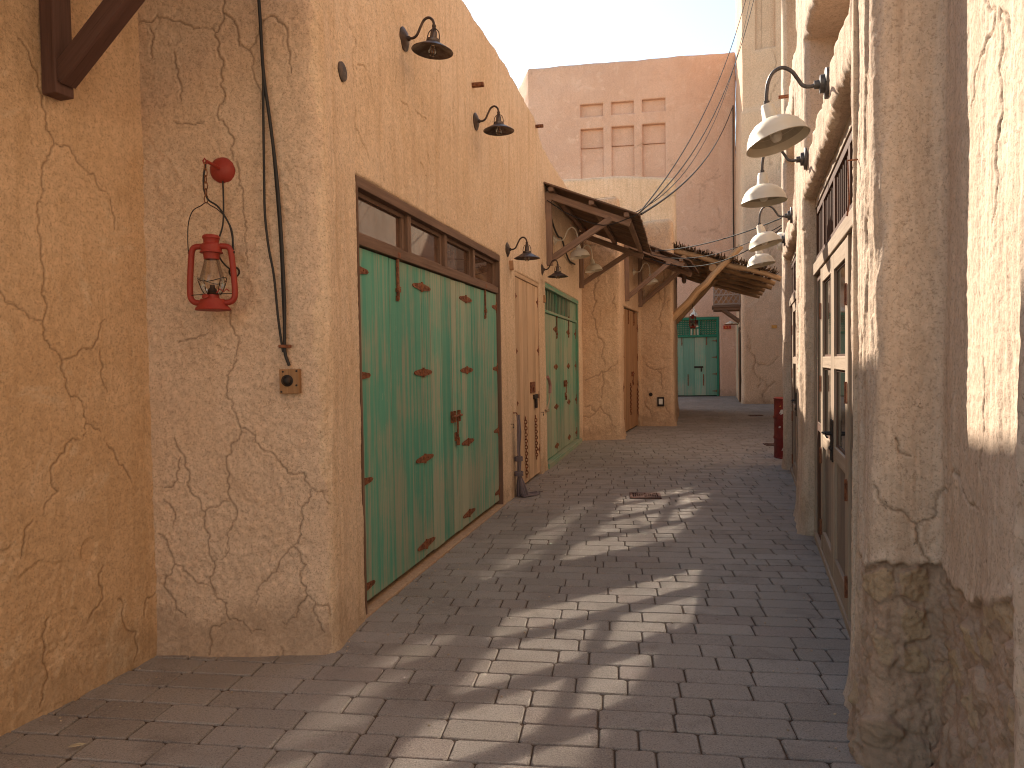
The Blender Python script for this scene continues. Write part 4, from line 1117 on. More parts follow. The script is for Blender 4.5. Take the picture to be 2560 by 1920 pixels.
# ------------------------------------------------------------------ lamps
def circ(r, n=18): return [(r*math.cos(2*PI*k/n), r*math.sin(2*PI*k/n)) for k in range(n)]
def arc_pts(pts, n=5):
    """smooth curve through points (Catmull-Rom)"""
    P = [Vector(p) for p in pts]; P = [P[0]*2-P[1]]+P+[P[-1]*2-P[-2]]; out = []
    for i in range(1, len(P)-2):
        for k in range(n):
            t = k/n
            out.append(.5*((2*P[i])+(P[i+1]-P[i-1])*t+(2*P[i-1]-5*P[i]+4*P[i+1]-P[i+2])*t*t+(3*P[i]-P[i-1]-3*P[i+1]+P[i+2])*t**3))
    out.append(P[-2]); return out
def enamel_lamp(label, group, arm_mat, up=.118, reach=.32):
    t = thing('wall_lamp', (0, 0, 0), label, 'lamp', group)
    mb = MB(); mb.lathe([(0, .0), (.082, 0), (.082, .016), (.078, .020), (.050, .022), (.048, .045), (.024, .048), (.022, .075), (0, .076)], (0, 0, 0), (1, 0, 0), 28)
    mb.build('wall_plate', arm_mat, t, smooth=True, local=True)
    k = reach/.32; u = up/.118
    mb = MB(); mb.tube(arc_pts([(.06, 0, 0), (.095*k, 0, -.006), (.132*k, 0, .006*u), (.158*k, 0, .045*u), (.19*k, 0, .092*u), (.238*k, 0, .118*u), (.285*k, 0, .098*u), (.312*k, 0, .045*u), (.32*k, 0, -.02), (.32*k, 0, -.072)]), .0105, 12)
    mb.lathe([(.0, .012), (.016, .010), (.016, -.012), (0, -.014)], (.32*k, 0, -.066), (0, 0, 1), 14)
    mb.build('arm', arm_mat, t, smooth=True, local=True)
    mb = MB()
    mb.lathe([(.0, .0), (.030, -.001), (.034, -.006), (.046, -.085), (.052, -.092), (.075, -.099), (.105, -.114), (.135, -.142), (.158, -.180), (.170, -.222), (.174, -.226), (.170, -.228), (.166, -.222), (.153, -.182), (.130, -.147)], (0, 0, 0), (0, 0, 1), 40)
    sh = mb.build('shade', M['enamel'], t, smooth=True, local=True); sh.location = (.32*k, 0, -.078)
    mb = MB(); mb.lathe([(.167, -.223), (.155, -.186), (.132, -.150), (.103, -.121), (.07, -.106), (.0, -.100)], (0, 0, 0), (0, 0, 1), 40)
    mb.build('shade_lining', M['enamel_in'], sh, smooth=True, local=True)
    mb = MB(); mb.lathe([(0, -.105), (.018, -.107), (.02, -.15), (.032, -.175), (.034, -.195), (.022, -.216), (0, -.222)], (0, 0, 0), (0, 0, 1), 18)
    mb.build('bulb', M['white'], sh, smooth=True, local=True)
    return t
def put(t, p, N, tilt=0, roll=0):
    t.location = p; t.rotation_euler = (0, 0, math.atan2(N.y, N.x))
    for c in t.children:
        if c.name.startswith('shade'): c.rotation_euler = (math.radians(roll), math.radians(tilt), 0)
    return t
GRP = 'cream enamel lamps in a row along the right wall'
lampR = enamel_lamp('nearest cream enamel gooseneck lamp on the right wall, its large dome tilted', GRP, M['grey_arm'])
specs = [(2072, 207.6, 15, 4, None),
         (2017, 396.6, 3, 0, 'cream enamel gooseneck lamp on the right wall with a level dome, second from the front'),
         (1980.6, 538, 15, 3, 'third cream enamel gooseneck lamp on the right wall, tilted over the farthest one'),
         (1963.7, 598, 9, 2, 'farthest cream enamel gooseneck lamp on the right wall, its arm hidden behind the third dome')]
for i, (u, v, tl, rl, lb) in enumerate(specs):
    t = lampR if i == 0 else copy_tree(lampR)
    p = on_line(u, v, *PL_L); a = FL.a(p)
    put(t, FL(a, .0, p.z), FL.N, tl, rl)
    if lb: t['label'] = lb
GRP = 'cream enamel lamps under the plank awnings'
lampU = enamel_lamp('cream enamel gooseneck lamp under the first plank awning, next to its front bracket', GRP, M['enamel'], .20, .40)
for i, (u, v, pl, f, lb) in enumerate([(1383, 601, PL_B, FB, None), (1427, 641, PL_B, FB, 'cream enamel gooseneck lamp under the first plank awning, beside its rear bracket'), (1582, 680, PL_C, FC, 'cream enamel gooseneck lamp under the second smaller plank awning')]):
    t = lampU if i == 0 else copy_tree(lampU)
    p = on_line(u, v, *pl); put(t, f(f.a(p), .01, p.z), f.N, -8, 0); t.scale = (.88, .88, .88)
    if lb: t['label'] = lb

def bronze_lamp(label, group):
    t = thing('wall_lamp', (0, 0, 0), label, 'lamp', group)
    mb = MB(); mb.lathe([(0, 0), (.078, 0), (.079, .006), (.072, .010), (.066, .012), (.055, .020), (.035, .028), (.018, .031), (.016, .045), (0, .047)], (0, 0, 0), (1, 0, 0), 28)
    mb.build('wall_plate', M['bronze'], t, smooth=True, local=True)
    mb = MB(); mb.tube(arc_pts([(.04, 0, 0), (.07, 0, 0), (.097, 0, .018), (.122, 0, .065), (.148, 0, .108), (.180, 0, .122), (.207, 0, .106), (.219, 0, .078), (.22, 0, .05)]), .0088, 12)
    mb.lathe([(0, .02), (.013, .018), (.015, .008), (.011, 0), (.016, -.006), (.016, -.012), (0, -.014)], (.22, 0, .05), (0, 0, 1), 16)
    mb.build('arm', M['bronze'], t, smooth=True, local=True)
    mb = MB(); mb.lathe([(.0, 0), (.010, -.001), (.022, -.018), (.024, -.058), (.020, -.068), (.046, -.070), (.048, -.086), (.046, -.090), (.075, -.106), (.138, -.142), (.142, -.146), (.138, -.147), (.072, -.110), (.0, -.10)], (0, 0, 0), (0, 0, 1), 36)
    sh = mb.build('shade', M['bronze_shade'], t, smooth=True, local=True); sh.location = (.22, 0, .040)
    for s in (0, PI/2):
        mb = MB()
        for e in (1, -1): mb.tube(arc_pts([(0, 0, .0), (e*.02*math.cos(s), e*.02*math.sin(s), -.004), (e*.036*math.cos(s), e*.036*math.sin(s), -.022), (e*.043*math.cos(s), e*.043*math.sin(s), -.05), (e*.044*math.cos(s), e*.044*math.sin(s), -.074)], 4), .0035, 6)
        mb.build('shade_bracket', M['bronze'], sh, smooth=True, local=True)
    mb = MB(); mb.lathe([(0, -.105), (.014, -.107), (.016, -.12), (.028, -.14), (.030, -.155), (.020, -.172), (0, -.178)], (0, 0, 0), (0, 0, 1), 18)
    mb.build('bulb', M['clear'], sh, smooth=True, local=True)
    mb = MB()
    for e in (-.008, .008): mb.tube([(e, 0, -.108), (e*1.3, 0, -.15), (e*.6, 0, -.158)], .0018, 5)
    mb.build('filament', M['filament'], sh, local=True)
    return t
GRP = 'small bronze lamps on the cream wall'
lampB = bronze_lamp('dark bronze gooseneck lamp highest on the cream wall, bulb visible under its cone shade', GRP)
for i, (u, v, lb) in enumerate([(1009.5, 98, None), (1188.8, 304, 'dark bronze gooseneck lamp high above the middle of the transom windows'),
        (1267.7, 624, 'dark bronze gooseneck lamp between the large green doors and the pale plank door'), (1354, 674, 'dark bronze gooseneck lamp between the pale plank door and the first plank awning')]):
    t = lampB if i == 0 else copy_tree(lampB)
    p = on_line(u, v, *PL_B); put(t, FB(FB.a(p), .0, p.z), FB.N, 6 if i == 0 else 0, 0)
    if lb: t['label'] = lb

# plain white fixture at the end of the right wall
p = FL(FL.y2a(9.62), .0, 3.08)
t = thing('wall_light', p, 'small round white wall light behind the farthest enamel lamp', 'light')
mb = MB(); mb.lathe([(0, -.02), (.115, -.02), (.118, .05), (.105, .066), (.05, .07), (.045, .10), (.0, .105)], p, FL.N, 24); mb.build('housing', M['white'], t, smooth=True)
mb = MB(); mb.lathe([(0, .10), (.055, .105), (.065, .14), (.045, .17), (0, .18)], p, FL.N, 18); mb.build('globe', M['enamel'], t, smooth=True)
# pendant by the gate
t = thing('pendant_lamp', (7.1, 27.35, 3.2), 'white bell shaped pendant lamp in front of the pink wall above the green gate', 'lamp')
mb = MB(); mb.tube([(7.1, 28.25, 3.72), (7.1, 27.4, 3.74), (7.1, 27.35, 3.70), (7.1, 27.35, 3.42)], .014, 8); mb.build('arm', M['enamel'], t, smooth=True)
mb = MB(); mb.lathe([(0, .30), (.035, .295), (.05, .17), (.11, .13), (.155, .06), (.16, 0), (.15, 0), (.14, .06), (.09, .12), (0, .14)], (7.1, 27.35, 3.14), (0, 0, 1), 28); mb.build('shade', M['white'], t, smooth=True)
# saucer lamp by the tower
t = thing('saucer_lamp', (7.80, 25.0, 2.70), 'flat white saucer lamp on a rusty rod beside the tower doorway', 'lamp')
mb = MB(); mb.tube([(8.16, 25.0, 2.70), (7.56, 24.98, 2.69)], .016, 8); mb.tube([(7.83, 24.99, 2.69), (7.83, 24.99, 2.75)], .02, 8); mb.build('rod', M['rust2'], t, smooth=True)
mb = MB(); mb.lathe([(0, .10), (.05, .095), (.12, .05), (.20, .01), (.20, 0), (.1, .03), (0, .06)], (7.80, 24.99, 2.72), (0, 0, 1), 28); mb.build('shade', M['white'], t, smooth=True)

# ------------------------------------------------------------------ awnings
def plank_awning(f, ya, yb, w0, z0, n1, z1, ra, rb, label, mat_lip='beam'):
    """posts on the wall, struts, rafters, purlins and a plank roof sloping into the lane"""
    A = [f.y2a(ya), f.y2a(yb)]; t = thing('plank_awning', f(A[0], 0, w0), label, 'awning')
    sl = (z1-z0)/n1; zr = lambda n: z0+sl*n
    for a in A:
        mb = MB(); mb.tint = .55; f.box(mb, a-.043, a+.043, .0, .085, w0, z0-.13); mb.build('post', M['beam'], t, bevel=.005)
        mb = MB(); mb.tint = .5; mb.bar(f(a, .06, w0+.08), f(a, n1*.70, zr(n1*.70)-.15), .075, .085); mb.build('strut', M['beam'], t, bevel=.005)
        mb = MB(); mb.tint = .5; mb.bar(f(a, .0, zr(0)-.135), f(a, n1*.89, zr(n1*.89)-.135), .07, .095); mb.build('rafter', M['beam'], t, bevel=.005)
        mb = MB(); mb.tint = .5; f.box(mb, a+.0, a+.05, .0, .03, w0+.15, z0-.14); mb.build('backing_board', M['palewood2'], t)
    b0, b1 = f.y2a(ra), f.y2a(rb)
    for n in (.10, n1*.5, n1*.86):
        mb = MB(); mb.tint = .45; mb.bar(f(b0+.03, n, zr(n)-.052), f(b1-.03, n, zr(n)-.052), .07, .06); mb.build('purlin', M['beam'], t, bevel=.006)
    mb = MB(); k = b0; rng = random.Random(int(ya*10))
    while k < b1-.02:
        w = min(rng.uniform(.15, .24), b1-k); mb.tint = rng.uniform(.25, .8); e = rng.uniform(-.006, .008)
        mb.bar(f(k+w/2, .0, zr(0)+rng.uniform(-.004, .004)), f(k+w/2, n1+e, zr(n1+e)+rng.uniform(-.006, .006)), w-.005, .022); k += w
    mb.build('roof_boards', M['board'], t, bevel=.002)
    return t
plank_awning(FB, 9.86, 12.98, 2.83, 3.95, 1.30, 3.42, 9.70, 13.12, 'first plank awning on timber brackets above the second green doors')
plank_awning(FC, 14.22, 15.84, 2.68, 3.97, 1.30, 3.40, 14.10, 16.02, 'second smaller plank awning above the brown plank door')
# bracket awning over the viewer's left
t = thing('plank_awning', FA(FA.y2a(3.15), 0, 2.7), 'dark timber bracket of an awning at the top left corner, on the orange wall', 'awning')
for y in (3.16, .9):
    a = FA.y2a(y)
    mb = MB(); FA.box(mb, a-.045, a+.045, .005, .085, 2.70, 3.72); mb.build('post', M['beamA'], t, bevel=.004)
    mb = MB(); mb.bar(FA(a+.004, .07, 2.775), FA(a+.004, .98, 3.50), .078, .088); mb.build('strut', M['beamA'], t, bevel=.004)
    mb = MB(); mb.bar(FA(a, .0, 3.74), FA(a, 1.25, 3.50), .08, .09); mb.build('rafter', M['beamA'], t, bevel=.004)
    mb = MB(); FA.box(mb, a+.046, a+.075, .0, .028, 2.86, 3.70); mb.build('backing_board', M['palewood2'], t)
mb = MB(); k = FA.y2a(.4)
while k < FA.y2a(3.36):
    mb.tint = random.uniform(.3, .7); mb.bar(FA(k+.09, .0, 3.83), FA(k+.09, 1.35, 3.57), .175, .022); k += .18
mb.build('roof_boards', M['board'], t)

# brushwood canopy on peeled logs
t = thing('brushwood_canopy', (3.8, 16.0, 2.4), 'brushwood canopy on peeled logs jutting over the lane past the second awning', 'canopy')
cwn, con, cof, cwf = Vector((3.66, 16.02, 3.97)), Vector((5.80, 15.40, 3.25)), Vector((6.93, 20.0, 3.25)), Vector((4.80, 20.6, 3.97))
def cp(s, q): return (cwn*(1-q)+cwf*q)*(1-s)+(con*(1-q)+cof*q)*s
rng = random.Random(5)
def logline(mb, p0, p1, r0, r1, n=7, wob=.018):
    p0, p1 = Vector(p0), Vector(p1)
    pts = [p0+(p1-p0)*k/n+Vector((rng.uniform(-wob, wob), rng.uniform(-wob, wob), rng.uniform(-wob, wob))) for k in range(n+1)]
    mb.tube(pts, [r0+(r1-r0)*k/n+rng.uniform(-.004, .004) for k in range(n+1)], 10)
for q in (.0, .2, .4, .6, .8, 1.0):
    mb = MB(); mb.tint = rng.uniform(.3, .8); logline(mb, cp(-.02, q), cp(1.03+rng.uniform(-.02, .03), q), .068, .058); mb.build('rafter', M['log'], t, smooth=True)
for s, r in ((.40, .088), (.12, .07)):
    mb = MB(); mb.tint = .35; dn = Vector((0, 0, -.068-r)); logline(mb, cp(s, -.03)+dn, cp(s, 1.02)+dn, r, r*.9); mb.build('purlin', M['log'], t, smooth=True)
for q in (.0, .62):
    w = cp(0, q)+Vector((0, 0, -1.52)); d = Vector((1.40, -.36, 1.50))
    mb = MB(); mb.tint = .75; logline(mb, w-d*.02+Vector((0, -.14*(q == 0), 0)), w+d*(1.0 if q == 0 else .86)+Vector((0, -.14*(q == 0), 0)), .085, .068, 8, .022); mb.build('strut', M['log'], t, smooth=True)
mb = MB(); n = 250
for k in range(n):
    s = (k+rng.uniform(-.4, .4))/n*1.0+.01; q0 = -.035+rng.uniform(-.02, .02); q1 = 1.02; lift = .075+rng.uniform(0, .075)
    mb.tint = rng.random(); pts = []
    for j in range(5):
        p = cp(s+rng.uniform(-.004, .004), q0+(q1-q0)*j/4); pts.append(p+Vector((0, 0, lift+rng.uniform(-.012, .012))))
    mb.tube(pts, rng.uniform(.007, .012), 5)
for k in range(130):          # shorter twigs at the open end
    s = rng.random(); mb.tint = rng.random(); q0 = -.05+rng.uniform(-.02, .02); l = rng.uniform(.05, .12)
    mb.tube([cp(s, q0)+Vector((0, 0, .07+rng.uniform(0, .12))), cp(s+rng.uniform(-.01, .01), q0+l)+Vector((0, 0, .09+rng.uniform(0, .05)))], rng.uniform(.006, .011), 5)
mb.build('brushwood_mat', M['reed'], t)
mb = MB()
for s in (.25, .5, .75): mb.tube([cp(s, -.01)+Vector((0, 0, .16)), cp(s+.02, .01)+Vector((0, 0, .0)), cp(s+.02, -.01)+Vector((0, 0, -.09)), cp(s, -.02)+Vector((0, 0, -.04))], .006, 5)
mb.tube([con+Vector((-.62, .0, .2)), con+Vector((-.55, .05, .3)), con+Vector((-.40, .05, .30)), con+Vector((-.36, .02, .15))], .012, 6)
mb.build('binding_wire', M['wire'], t)

# ------------------------------------------------------------------ lanterns
def lantern(label, group):
    t = thing('hurricane_lantern', (0, 0, 0), label, 'lantern', group)
    mb = MB(); mb.lathe([(0, .0), (.080, 0), (.083, .004), (.078, .014), (.066, .026), (.062, .046), (.056, .055), (.034, .058), (.030, .066), (.032, .078), (0, .08)], seg=36); mb.build('fuel_tank', M['red'], t, smooth=True, local=True)
    mb = MB(); mb.lathe([(.0, .012), (.013, .010), (.016, .0)], (-.012, -.056, .062), (-.1, -.5, .8), 14); mb.build('filler_cap', M['red'], t, smooth=True, local=True)
    for s in (-1, 1):
        mb = MB(); mb.tube(arc_pts([(s*.045, 0, .036), (s*.085, 0, .040), (s*.104, 0, .055), (s*.110, 0, .085), (s*.107, 0, .17), (s*.099, 0, .265), (s*.093, 0, .296), (s*.078, 0, .311), (s*.045, 0, .314)], 5), .0145, 12)
        mb.build('side_tube', M['red'], t, smooth=True, local=True)
    mb = MB(); mb.lathe([(.0, .369), (.034, .368), (.040, .362), (.041, .352), (.037, .348), (.035, .33), (.046, .322), (.049, .312), (.049, .290), (.054, .285), (.054, .281), (.040, .279), (.036, .256), (.036, .250), (.0, .252)], seg=32); mb.build('chimney', M['red'], t, smooth=True, local=True)
    mb = MB(); mb.lathe([(.033, .254), (.040, .22), (.053, .175), (.059, .142), (.055, .112), (.042, .088), (.032, .076)], seg=32); mb.build('globe', M['clear'], t, smooth=True, local=True)
    mb = MB(); mb.lathe([(0, .08), (.024, .08), (.022, .10), (.012, .112), (.011, .125), (0, .126)], seg=18); mb.build('burner', M['bronze'], t, smooth=True, local=True)
    mb = MB()
    ring = [(.066*math.cos(a), .066*math.sin(a), .148+.012*math.cos(2*a)) for a in [2*PI*k/24 for k in range(24)]]; mb.tube(ring, .0022, 6, closed=True)
    for a in (.5, 2.6, 3.7, 5.7): mb.tube([(.066*math.cos(a), .066*math.sin(a), .148), (.05*math.cos(a), .05*math.sin(a), .10), (.036*math.cos(a), .036*math.sin(a), .076)], .0022, 6)
    mb.tube([(-.10, -.01, .075), (0, -.03, .078), (.10, -.01, .08)], .0022, 6)
    mb.build('globe_guard', M['iron'], t, smooth=True, local=True)
    mb = MB(); mb.tube([(.04, -.05, .08), (.06, -.055, .10), (.075, -.05, .085), (.085, -.04, .10), (.095, -.03, .09)], .003, 6); mb.build('lift_lever', M['red'], t, smooth=True, local=True)
    mb = MB(); mb.tube(arc_pts([(-.113, 0, .283), (-.114, 0, .35), (-.108, 0, .43), (-.085, 0, .488), (-.045, 0, .512), (-.018, 0, .528), (.0, 0, .515), (.04, 0, .49), (.082, 0, .44), (.103, 0, .36), (.102, 0, .283)], 5), .0026, 7)
    for s in (-1, 1): mb.lathe([(0, -.006), (.006, -.006), (.006, .006), (0, .006)], (s*.108, 0, .283), (1, 0, 0), 10)
    mb.build('bail', M['iron'], t, smooth=True, local=True)
    return t
L1 = lantern('red hurricane lantern hanging from the red hook on the rough left wall', 'red hurricane lanterns')
L1.location = (-1.466, 3.475, 1.775)
L2 = copy_tree(L1); L2.location = (4.80, 18.62, 2.30); L2.rotation_euler = (0, 0, .5)
L2['label'] = 'small far off red lantern hanging under the log canopy in front of the green gate'
mb = MB(); mb.tube([(4.785, 18.62, 2.82), (4.785, 18.62, 2.92), (4.80, 18.64, 3.0)], .006, 6); mb.build('hanging_wire', M['iron'], L2, local=False)
bpy.data.objects[-1] if False else None
o = L2.children[-1]
# hook with its domed rose
c = Vector((-1.461, 3.628, 2.500))
t = thing('lantern_hook', c, 'red domed wall hook with a short arm and chain, holding up the near lantern', 'hook')
mb = MB(); mb.lathe([(0, .040), (.020, .038), (.045, .028), (.062, .010), (.066, .0), (.066, -.03)], c, FF.N, 36); mb.build('rose', M['red'], t, smooth=True)
mb = MB(); mb.tube([c+FF.N*.03, c+Vector((-.018, -.145, .004))], .0085, 10); mb.tube([c+Vector((-.018, -.140, .004)), c+Vector((-.024, -.155, .016)), c+Vector((-.032, -.155, .004)), c+Vector((-.028, -.150, -.012)), c+Vector((-.018, -.145, -.006))], .004, 8); mb.build('arm', M['red'], t, smooth=True)
chain([c+Vector((-.024, -.150, -.004)), Vector((-1.484, 3.475, 2.304))], t, mat=M['rust2'], link=.042, r=.0026, w=.009)

# ------------------------------------------------------------------ cables
def cable(label, pts, r, group, mat='black', n=5, name='cable', seg=7):
    mb = MB(); mb.tube(arc_pts(pts, n), r, seg); o = mb.build(name, M[mat], None, smooth=True)
    return tag(o, label, 'cable', group)
def fr_pts(px, off): return [on_front(u, v, FRONT[0], FRONT[1])+FF.N*off for u, v in px]
G1 = 'black cables down the rough left wall'
cable('thickest black cable running down the rough left wall into the wooden switch box', fr_pts([(648, -60), (656, 60), (664, 190), (679, 300), (694, 420), (703, 520), (711, 640), (716, 760), (716, 850), (718, 885), (728, 914)], .028), .0085, G1)
cable('left black cable on the rough left wall, bowing away from the other two', fr_pts([(656, 60), (663, 170), (664, 300), (666, 450), (668, 540), (677, 620), (690, 690), (700, 790), (708, 850), (713, 880)], .030), .0062, G1)
cable('thin middle black cable on the rough left wall, tight behind the thickest one', fr_pts([(664, 190), (683, 360), (692, 460), (700, 560), (706, 660), (709, 740), (713, 820), (716, 860)], .018), .004, G1)
cable('black cord from the red hook running behind the near lantern to a wall hole', [c+Vector((.004, -.012, -.06)), c+Vector((.012, -.03, -.16)), c+Vector((.008, -.035, -.28)), c+Vector((-.012, -.05, -.37)), c+Vector((-.012, -.05, -.44)), c+Vector((.02, -.03, -.495)), c+Vector((.05, .01, -.515))], .0042, None, name='black_cord')
cable('short black cord wound from the red hook arm down the bail of the near lantern', [c+Vector((-.024, -.15, -.01)), c+Vector((-.034, -.150, -.08)), c+Vector((-.032, -.15, -.14)), c+Vector((-.012, -.152, -.185)), c+Vector((.03, -.152, -.215)), c+Vector((.068, -.152, -.27)), c+Vector((.098, -.152, -.34)), c+Vector((.102, -.152, -.43))], .0048, None, name='black_cord')
mb = MB(); p = on_front(585, 680, *FRONT); mb.lathe([(.0, -.02), (.018, -.015), (.026, .004), (.030, -.01)], p+FF.N*.004, FF.N, 16); mb.build('cable_hole', M['iron'], houseB, smooth=True)
p = on_front(717, 866, *FRONT); t = thing('cable_clip', p, 'small rusty strap clip pinning the black cables to the wall', 'clip')
mb = MB(); mb.prism([p+FF.t*-.030+FF.N*.012+Vector((0, 0, q)) for q in (-.008, .008)]+[p+FF.t*.030+FF.N*.012+Vector((0, 0, q)) for q in (.008, -.008)], FF.N*.030); mb.build('strap', M['rust'], t, bevel=.004)
p = on_front(730, 953, *FRONT); t = thing('switch_box', p, 'square wooden switch box with a round black knob on the rough left wall', 'switch')
mb = MB(); FF.box(mb, FF.a(p)-.050, FF.a(p)+.050, .0, .045, p.z-.063, p.z+.063); mb.build('back_board', M['boxwood'], t, bevel=.004)
mb = MB(); q = FF(FF.a(p)-.008, .045, p.z+.004); mb.lathe([(.0, .022), (.016, .021), (.022, .015), (.024, .006), (.030, .004), (.030, 0)], q, FF.N, 24); mb.build('knob', M['iron'], t, smooth=True)
for dx, dz in ((-.04, -.052), (.04, .052), (-.03, .05), (.038, -.02)):
    mb = MB(); mb.lathe([(0, .003), (.005, .002), (.0055, 0)], FF(FF.a(p)+dx, .045, p.z+dz), FF.N, 10); mb.build('screw', M['iron'], t)

def sag(p0, p1, s, n=16): return [Vector(p0)+(Vector(p1)-Vector(p0))*k/n-Vector((0, 0, 4*s*(k/n)*(1-k/n))) for k in range(n+1)]
cor = FB(FB.y2a(9.72), 1.30, 3.46); far = FB(FB.y2a(13.0), 1.28, 3.44)
G2 = 'overhead wires from the first awning up to the tower'
def wire(label, p0, p1, s, r, g, n=1): return cable(label, sag(p0, p1, s), r, g, 'wire', 2, 'overhead_wire', 6)
wire('upper of two pale overhead wires rising from the first awning to the tower', cor, (8.2, 23.15, 14.9), 1.0, .010, G2)
wire('lower of two pale overhead wires rising from the first awning to the tower', cor+Vector((-.02, .04, -.02)), (8.35, 23.1, 14.6), 1.25, .010, G2)
wire('thin overhead wire looping lowest between the first awning and the tower', cor+Vector((-.05, 0, 0)), (8.15, 23.15, 14.4), 1.55, .007, G2)
wire('thick dark cable from the first awning up to the corner of the pink house', cor+Vector((.03, .1, -.01)), (8.80, 27.9, 11.3), .5, .016, None)
cable('dark cable running straight down the right corner of the pink house', [(8.83, 27.90, 11.4), (8.82, 27.90, 8), (8.83, 27.90, 5), (8.81, 27.90, 3.5)], .02, None, 'wire', 3, 'wall_cable')
G3 = 'wires across the lane to the right wall'
e1 = FL(FL.y2a(9.75), .0, 3.42)
wire('upper wire across the lane from the first awning to the right wall', far, e1, .10, .009, G3)
wire('middle wire across the lane from the first awning to the right wall', far+Vector((.02, .05, -.05)), e1+Vector((0, 0, -.10)), .22, .006, G3)
wire('lowest wire across the lane, sagging most between the first awning and the right wall', far+Vector((-.1, 0, -.08)), e1+Vector((0, 0, -.14)), .34, .008, G3)
cable('thin wire slung under the front rafter of the first awning', [FB(FB.y2a(9.8), .03, 3.72), FB(FB.y2a(9.8), .35, 3.50), FB(FB.y2a(9.8), .8, 3.33), cor+Vector((-.1, 0, -.06)), cor], .007, None, 'wire', 5, 'awning_wire')
cable('black cable bunched on the cream wall under the first awning', [FB(FB.y2a(10.0), .03, 3.62), FB(FB.y2a(10.2), .04, 3.45), FB(FB.y2a(10.6), .04, 3.36), FB(FB.y2a(10.9), .04, 3.38), FB(FB.y2a(11.2), .04, 3.25), FB(FB.y2a(11.6), .04, 3.14), FB(FB.y2a(12.2), .04, 3.16)], .014, None, 'black', 5, 'awning_wire')

# ------------------------------------------------------------------ small things
# mop of rope hanging by the pale plank door
a = FB.y2a(7.80); p = FB(a, .05, .9)
t = thing('rope_mop', FB(a, .05, 0), 'frayed grey rope mop hanging beside the pale plank door, its tassel on the paving', 'mop')
rng = random.Random(3)
mb = MB(); mb.tube([FB(a, -.02, .93), FB(a, .04, .93), FB(a, .05, .90)], .008, 6); mb.build('nail', M['rust'], t)
mb = MB()
for k in range(16):
    s = rng.uniform(-1, 1); mb.tint = rng.random()
    mb.tube(arc_pts([FB(a+s*.012, .04+rng.uniform(0, .03), .91), FB(a+s*.03, .05+rng.uniform(0, .03), .72), FB(a+(.055 if s > 0 else -.03)*abs(s)+rng.uniform(-.01, .01), .055, .50), FB(a+s*.02+.01, .055+rng.uniform(-.01, .02), .40), FB(a+s*.03+.01, .055+rng.uniform(-.01, .02), .24)], 4), .0075, 5)
mb.build('cord', M['rope'], t, smooth=True)
for zc, r in ((.40, .05), (.235, .055)):
    mb = MB()
    for k in range(4): mb.tube([FB(a+.01+r*math.cos(q), .055+r*.8*math.sin(q), zc+k*.012) for q in [2*PI*j/12 for j in range(12)]], .008, 5, closed=True)
    mb.build('binding', M['rope'], t, smooth=True)
mb = MB()
for k in range(90):
    q = rng.uniform(0, 2*PI); r = rng.uniform(.2, 1); mb.tint = rng.random()
    ex, ey = math.cos(q)*r*.10, .03+math.sin(q)*r*.07
    tail = k % 6 == 0
    mb.tube(arc_pts([FB(a+.01+ex*.25, .055+ey*.2, .235), FB(a+.01+ex*.7, .06+ey*.7, .13), FB(a+.01+ex, .07+ey, .03)]+([FB(a+.06+ex+.08*rng.random(), .12+ey+.06*rng.random(), .012), FB(a+.14+ex+.08*rng.random(), .15+ey+.08*rng.random(), .010)] if tail else [FB(a+.015+ex*1.1, .08+ey*1.1, .008)]), 3), .0055, 4)
mb.build('tassel', M['rope'], t, smooth=True)

# faded hose hanging on the second green doors
def db(x, y, n=.02): w = on_line(1340+x/5.185, 840+y/5.185, *PL_B); return w+FB.N*n
t = thing('hose', db(135, 530), 'faded pink hose end tied with twine at the edge of the second green doors', 'hose')
mb = MB(); mb.tube(arc_pts([db(132, 530), db(152, 575), db(165, 640), db(163, 740)], 5), .022, 8); mb.build('hose_length', M['hose'], t, smooth=True)
mb = MB(); mb.tube(arc_pts([db(163, 740), db(155, 830), db(140, 890), db(122, 955)], 5), .009, 6); mb.tube(arc_pts([db(110, 950), db(125, 975), db(150, 965), db(130, 945), db(112, 960)], 5), .010, 6, ); mb.build('twine', M['twine'], t, smooth=True)

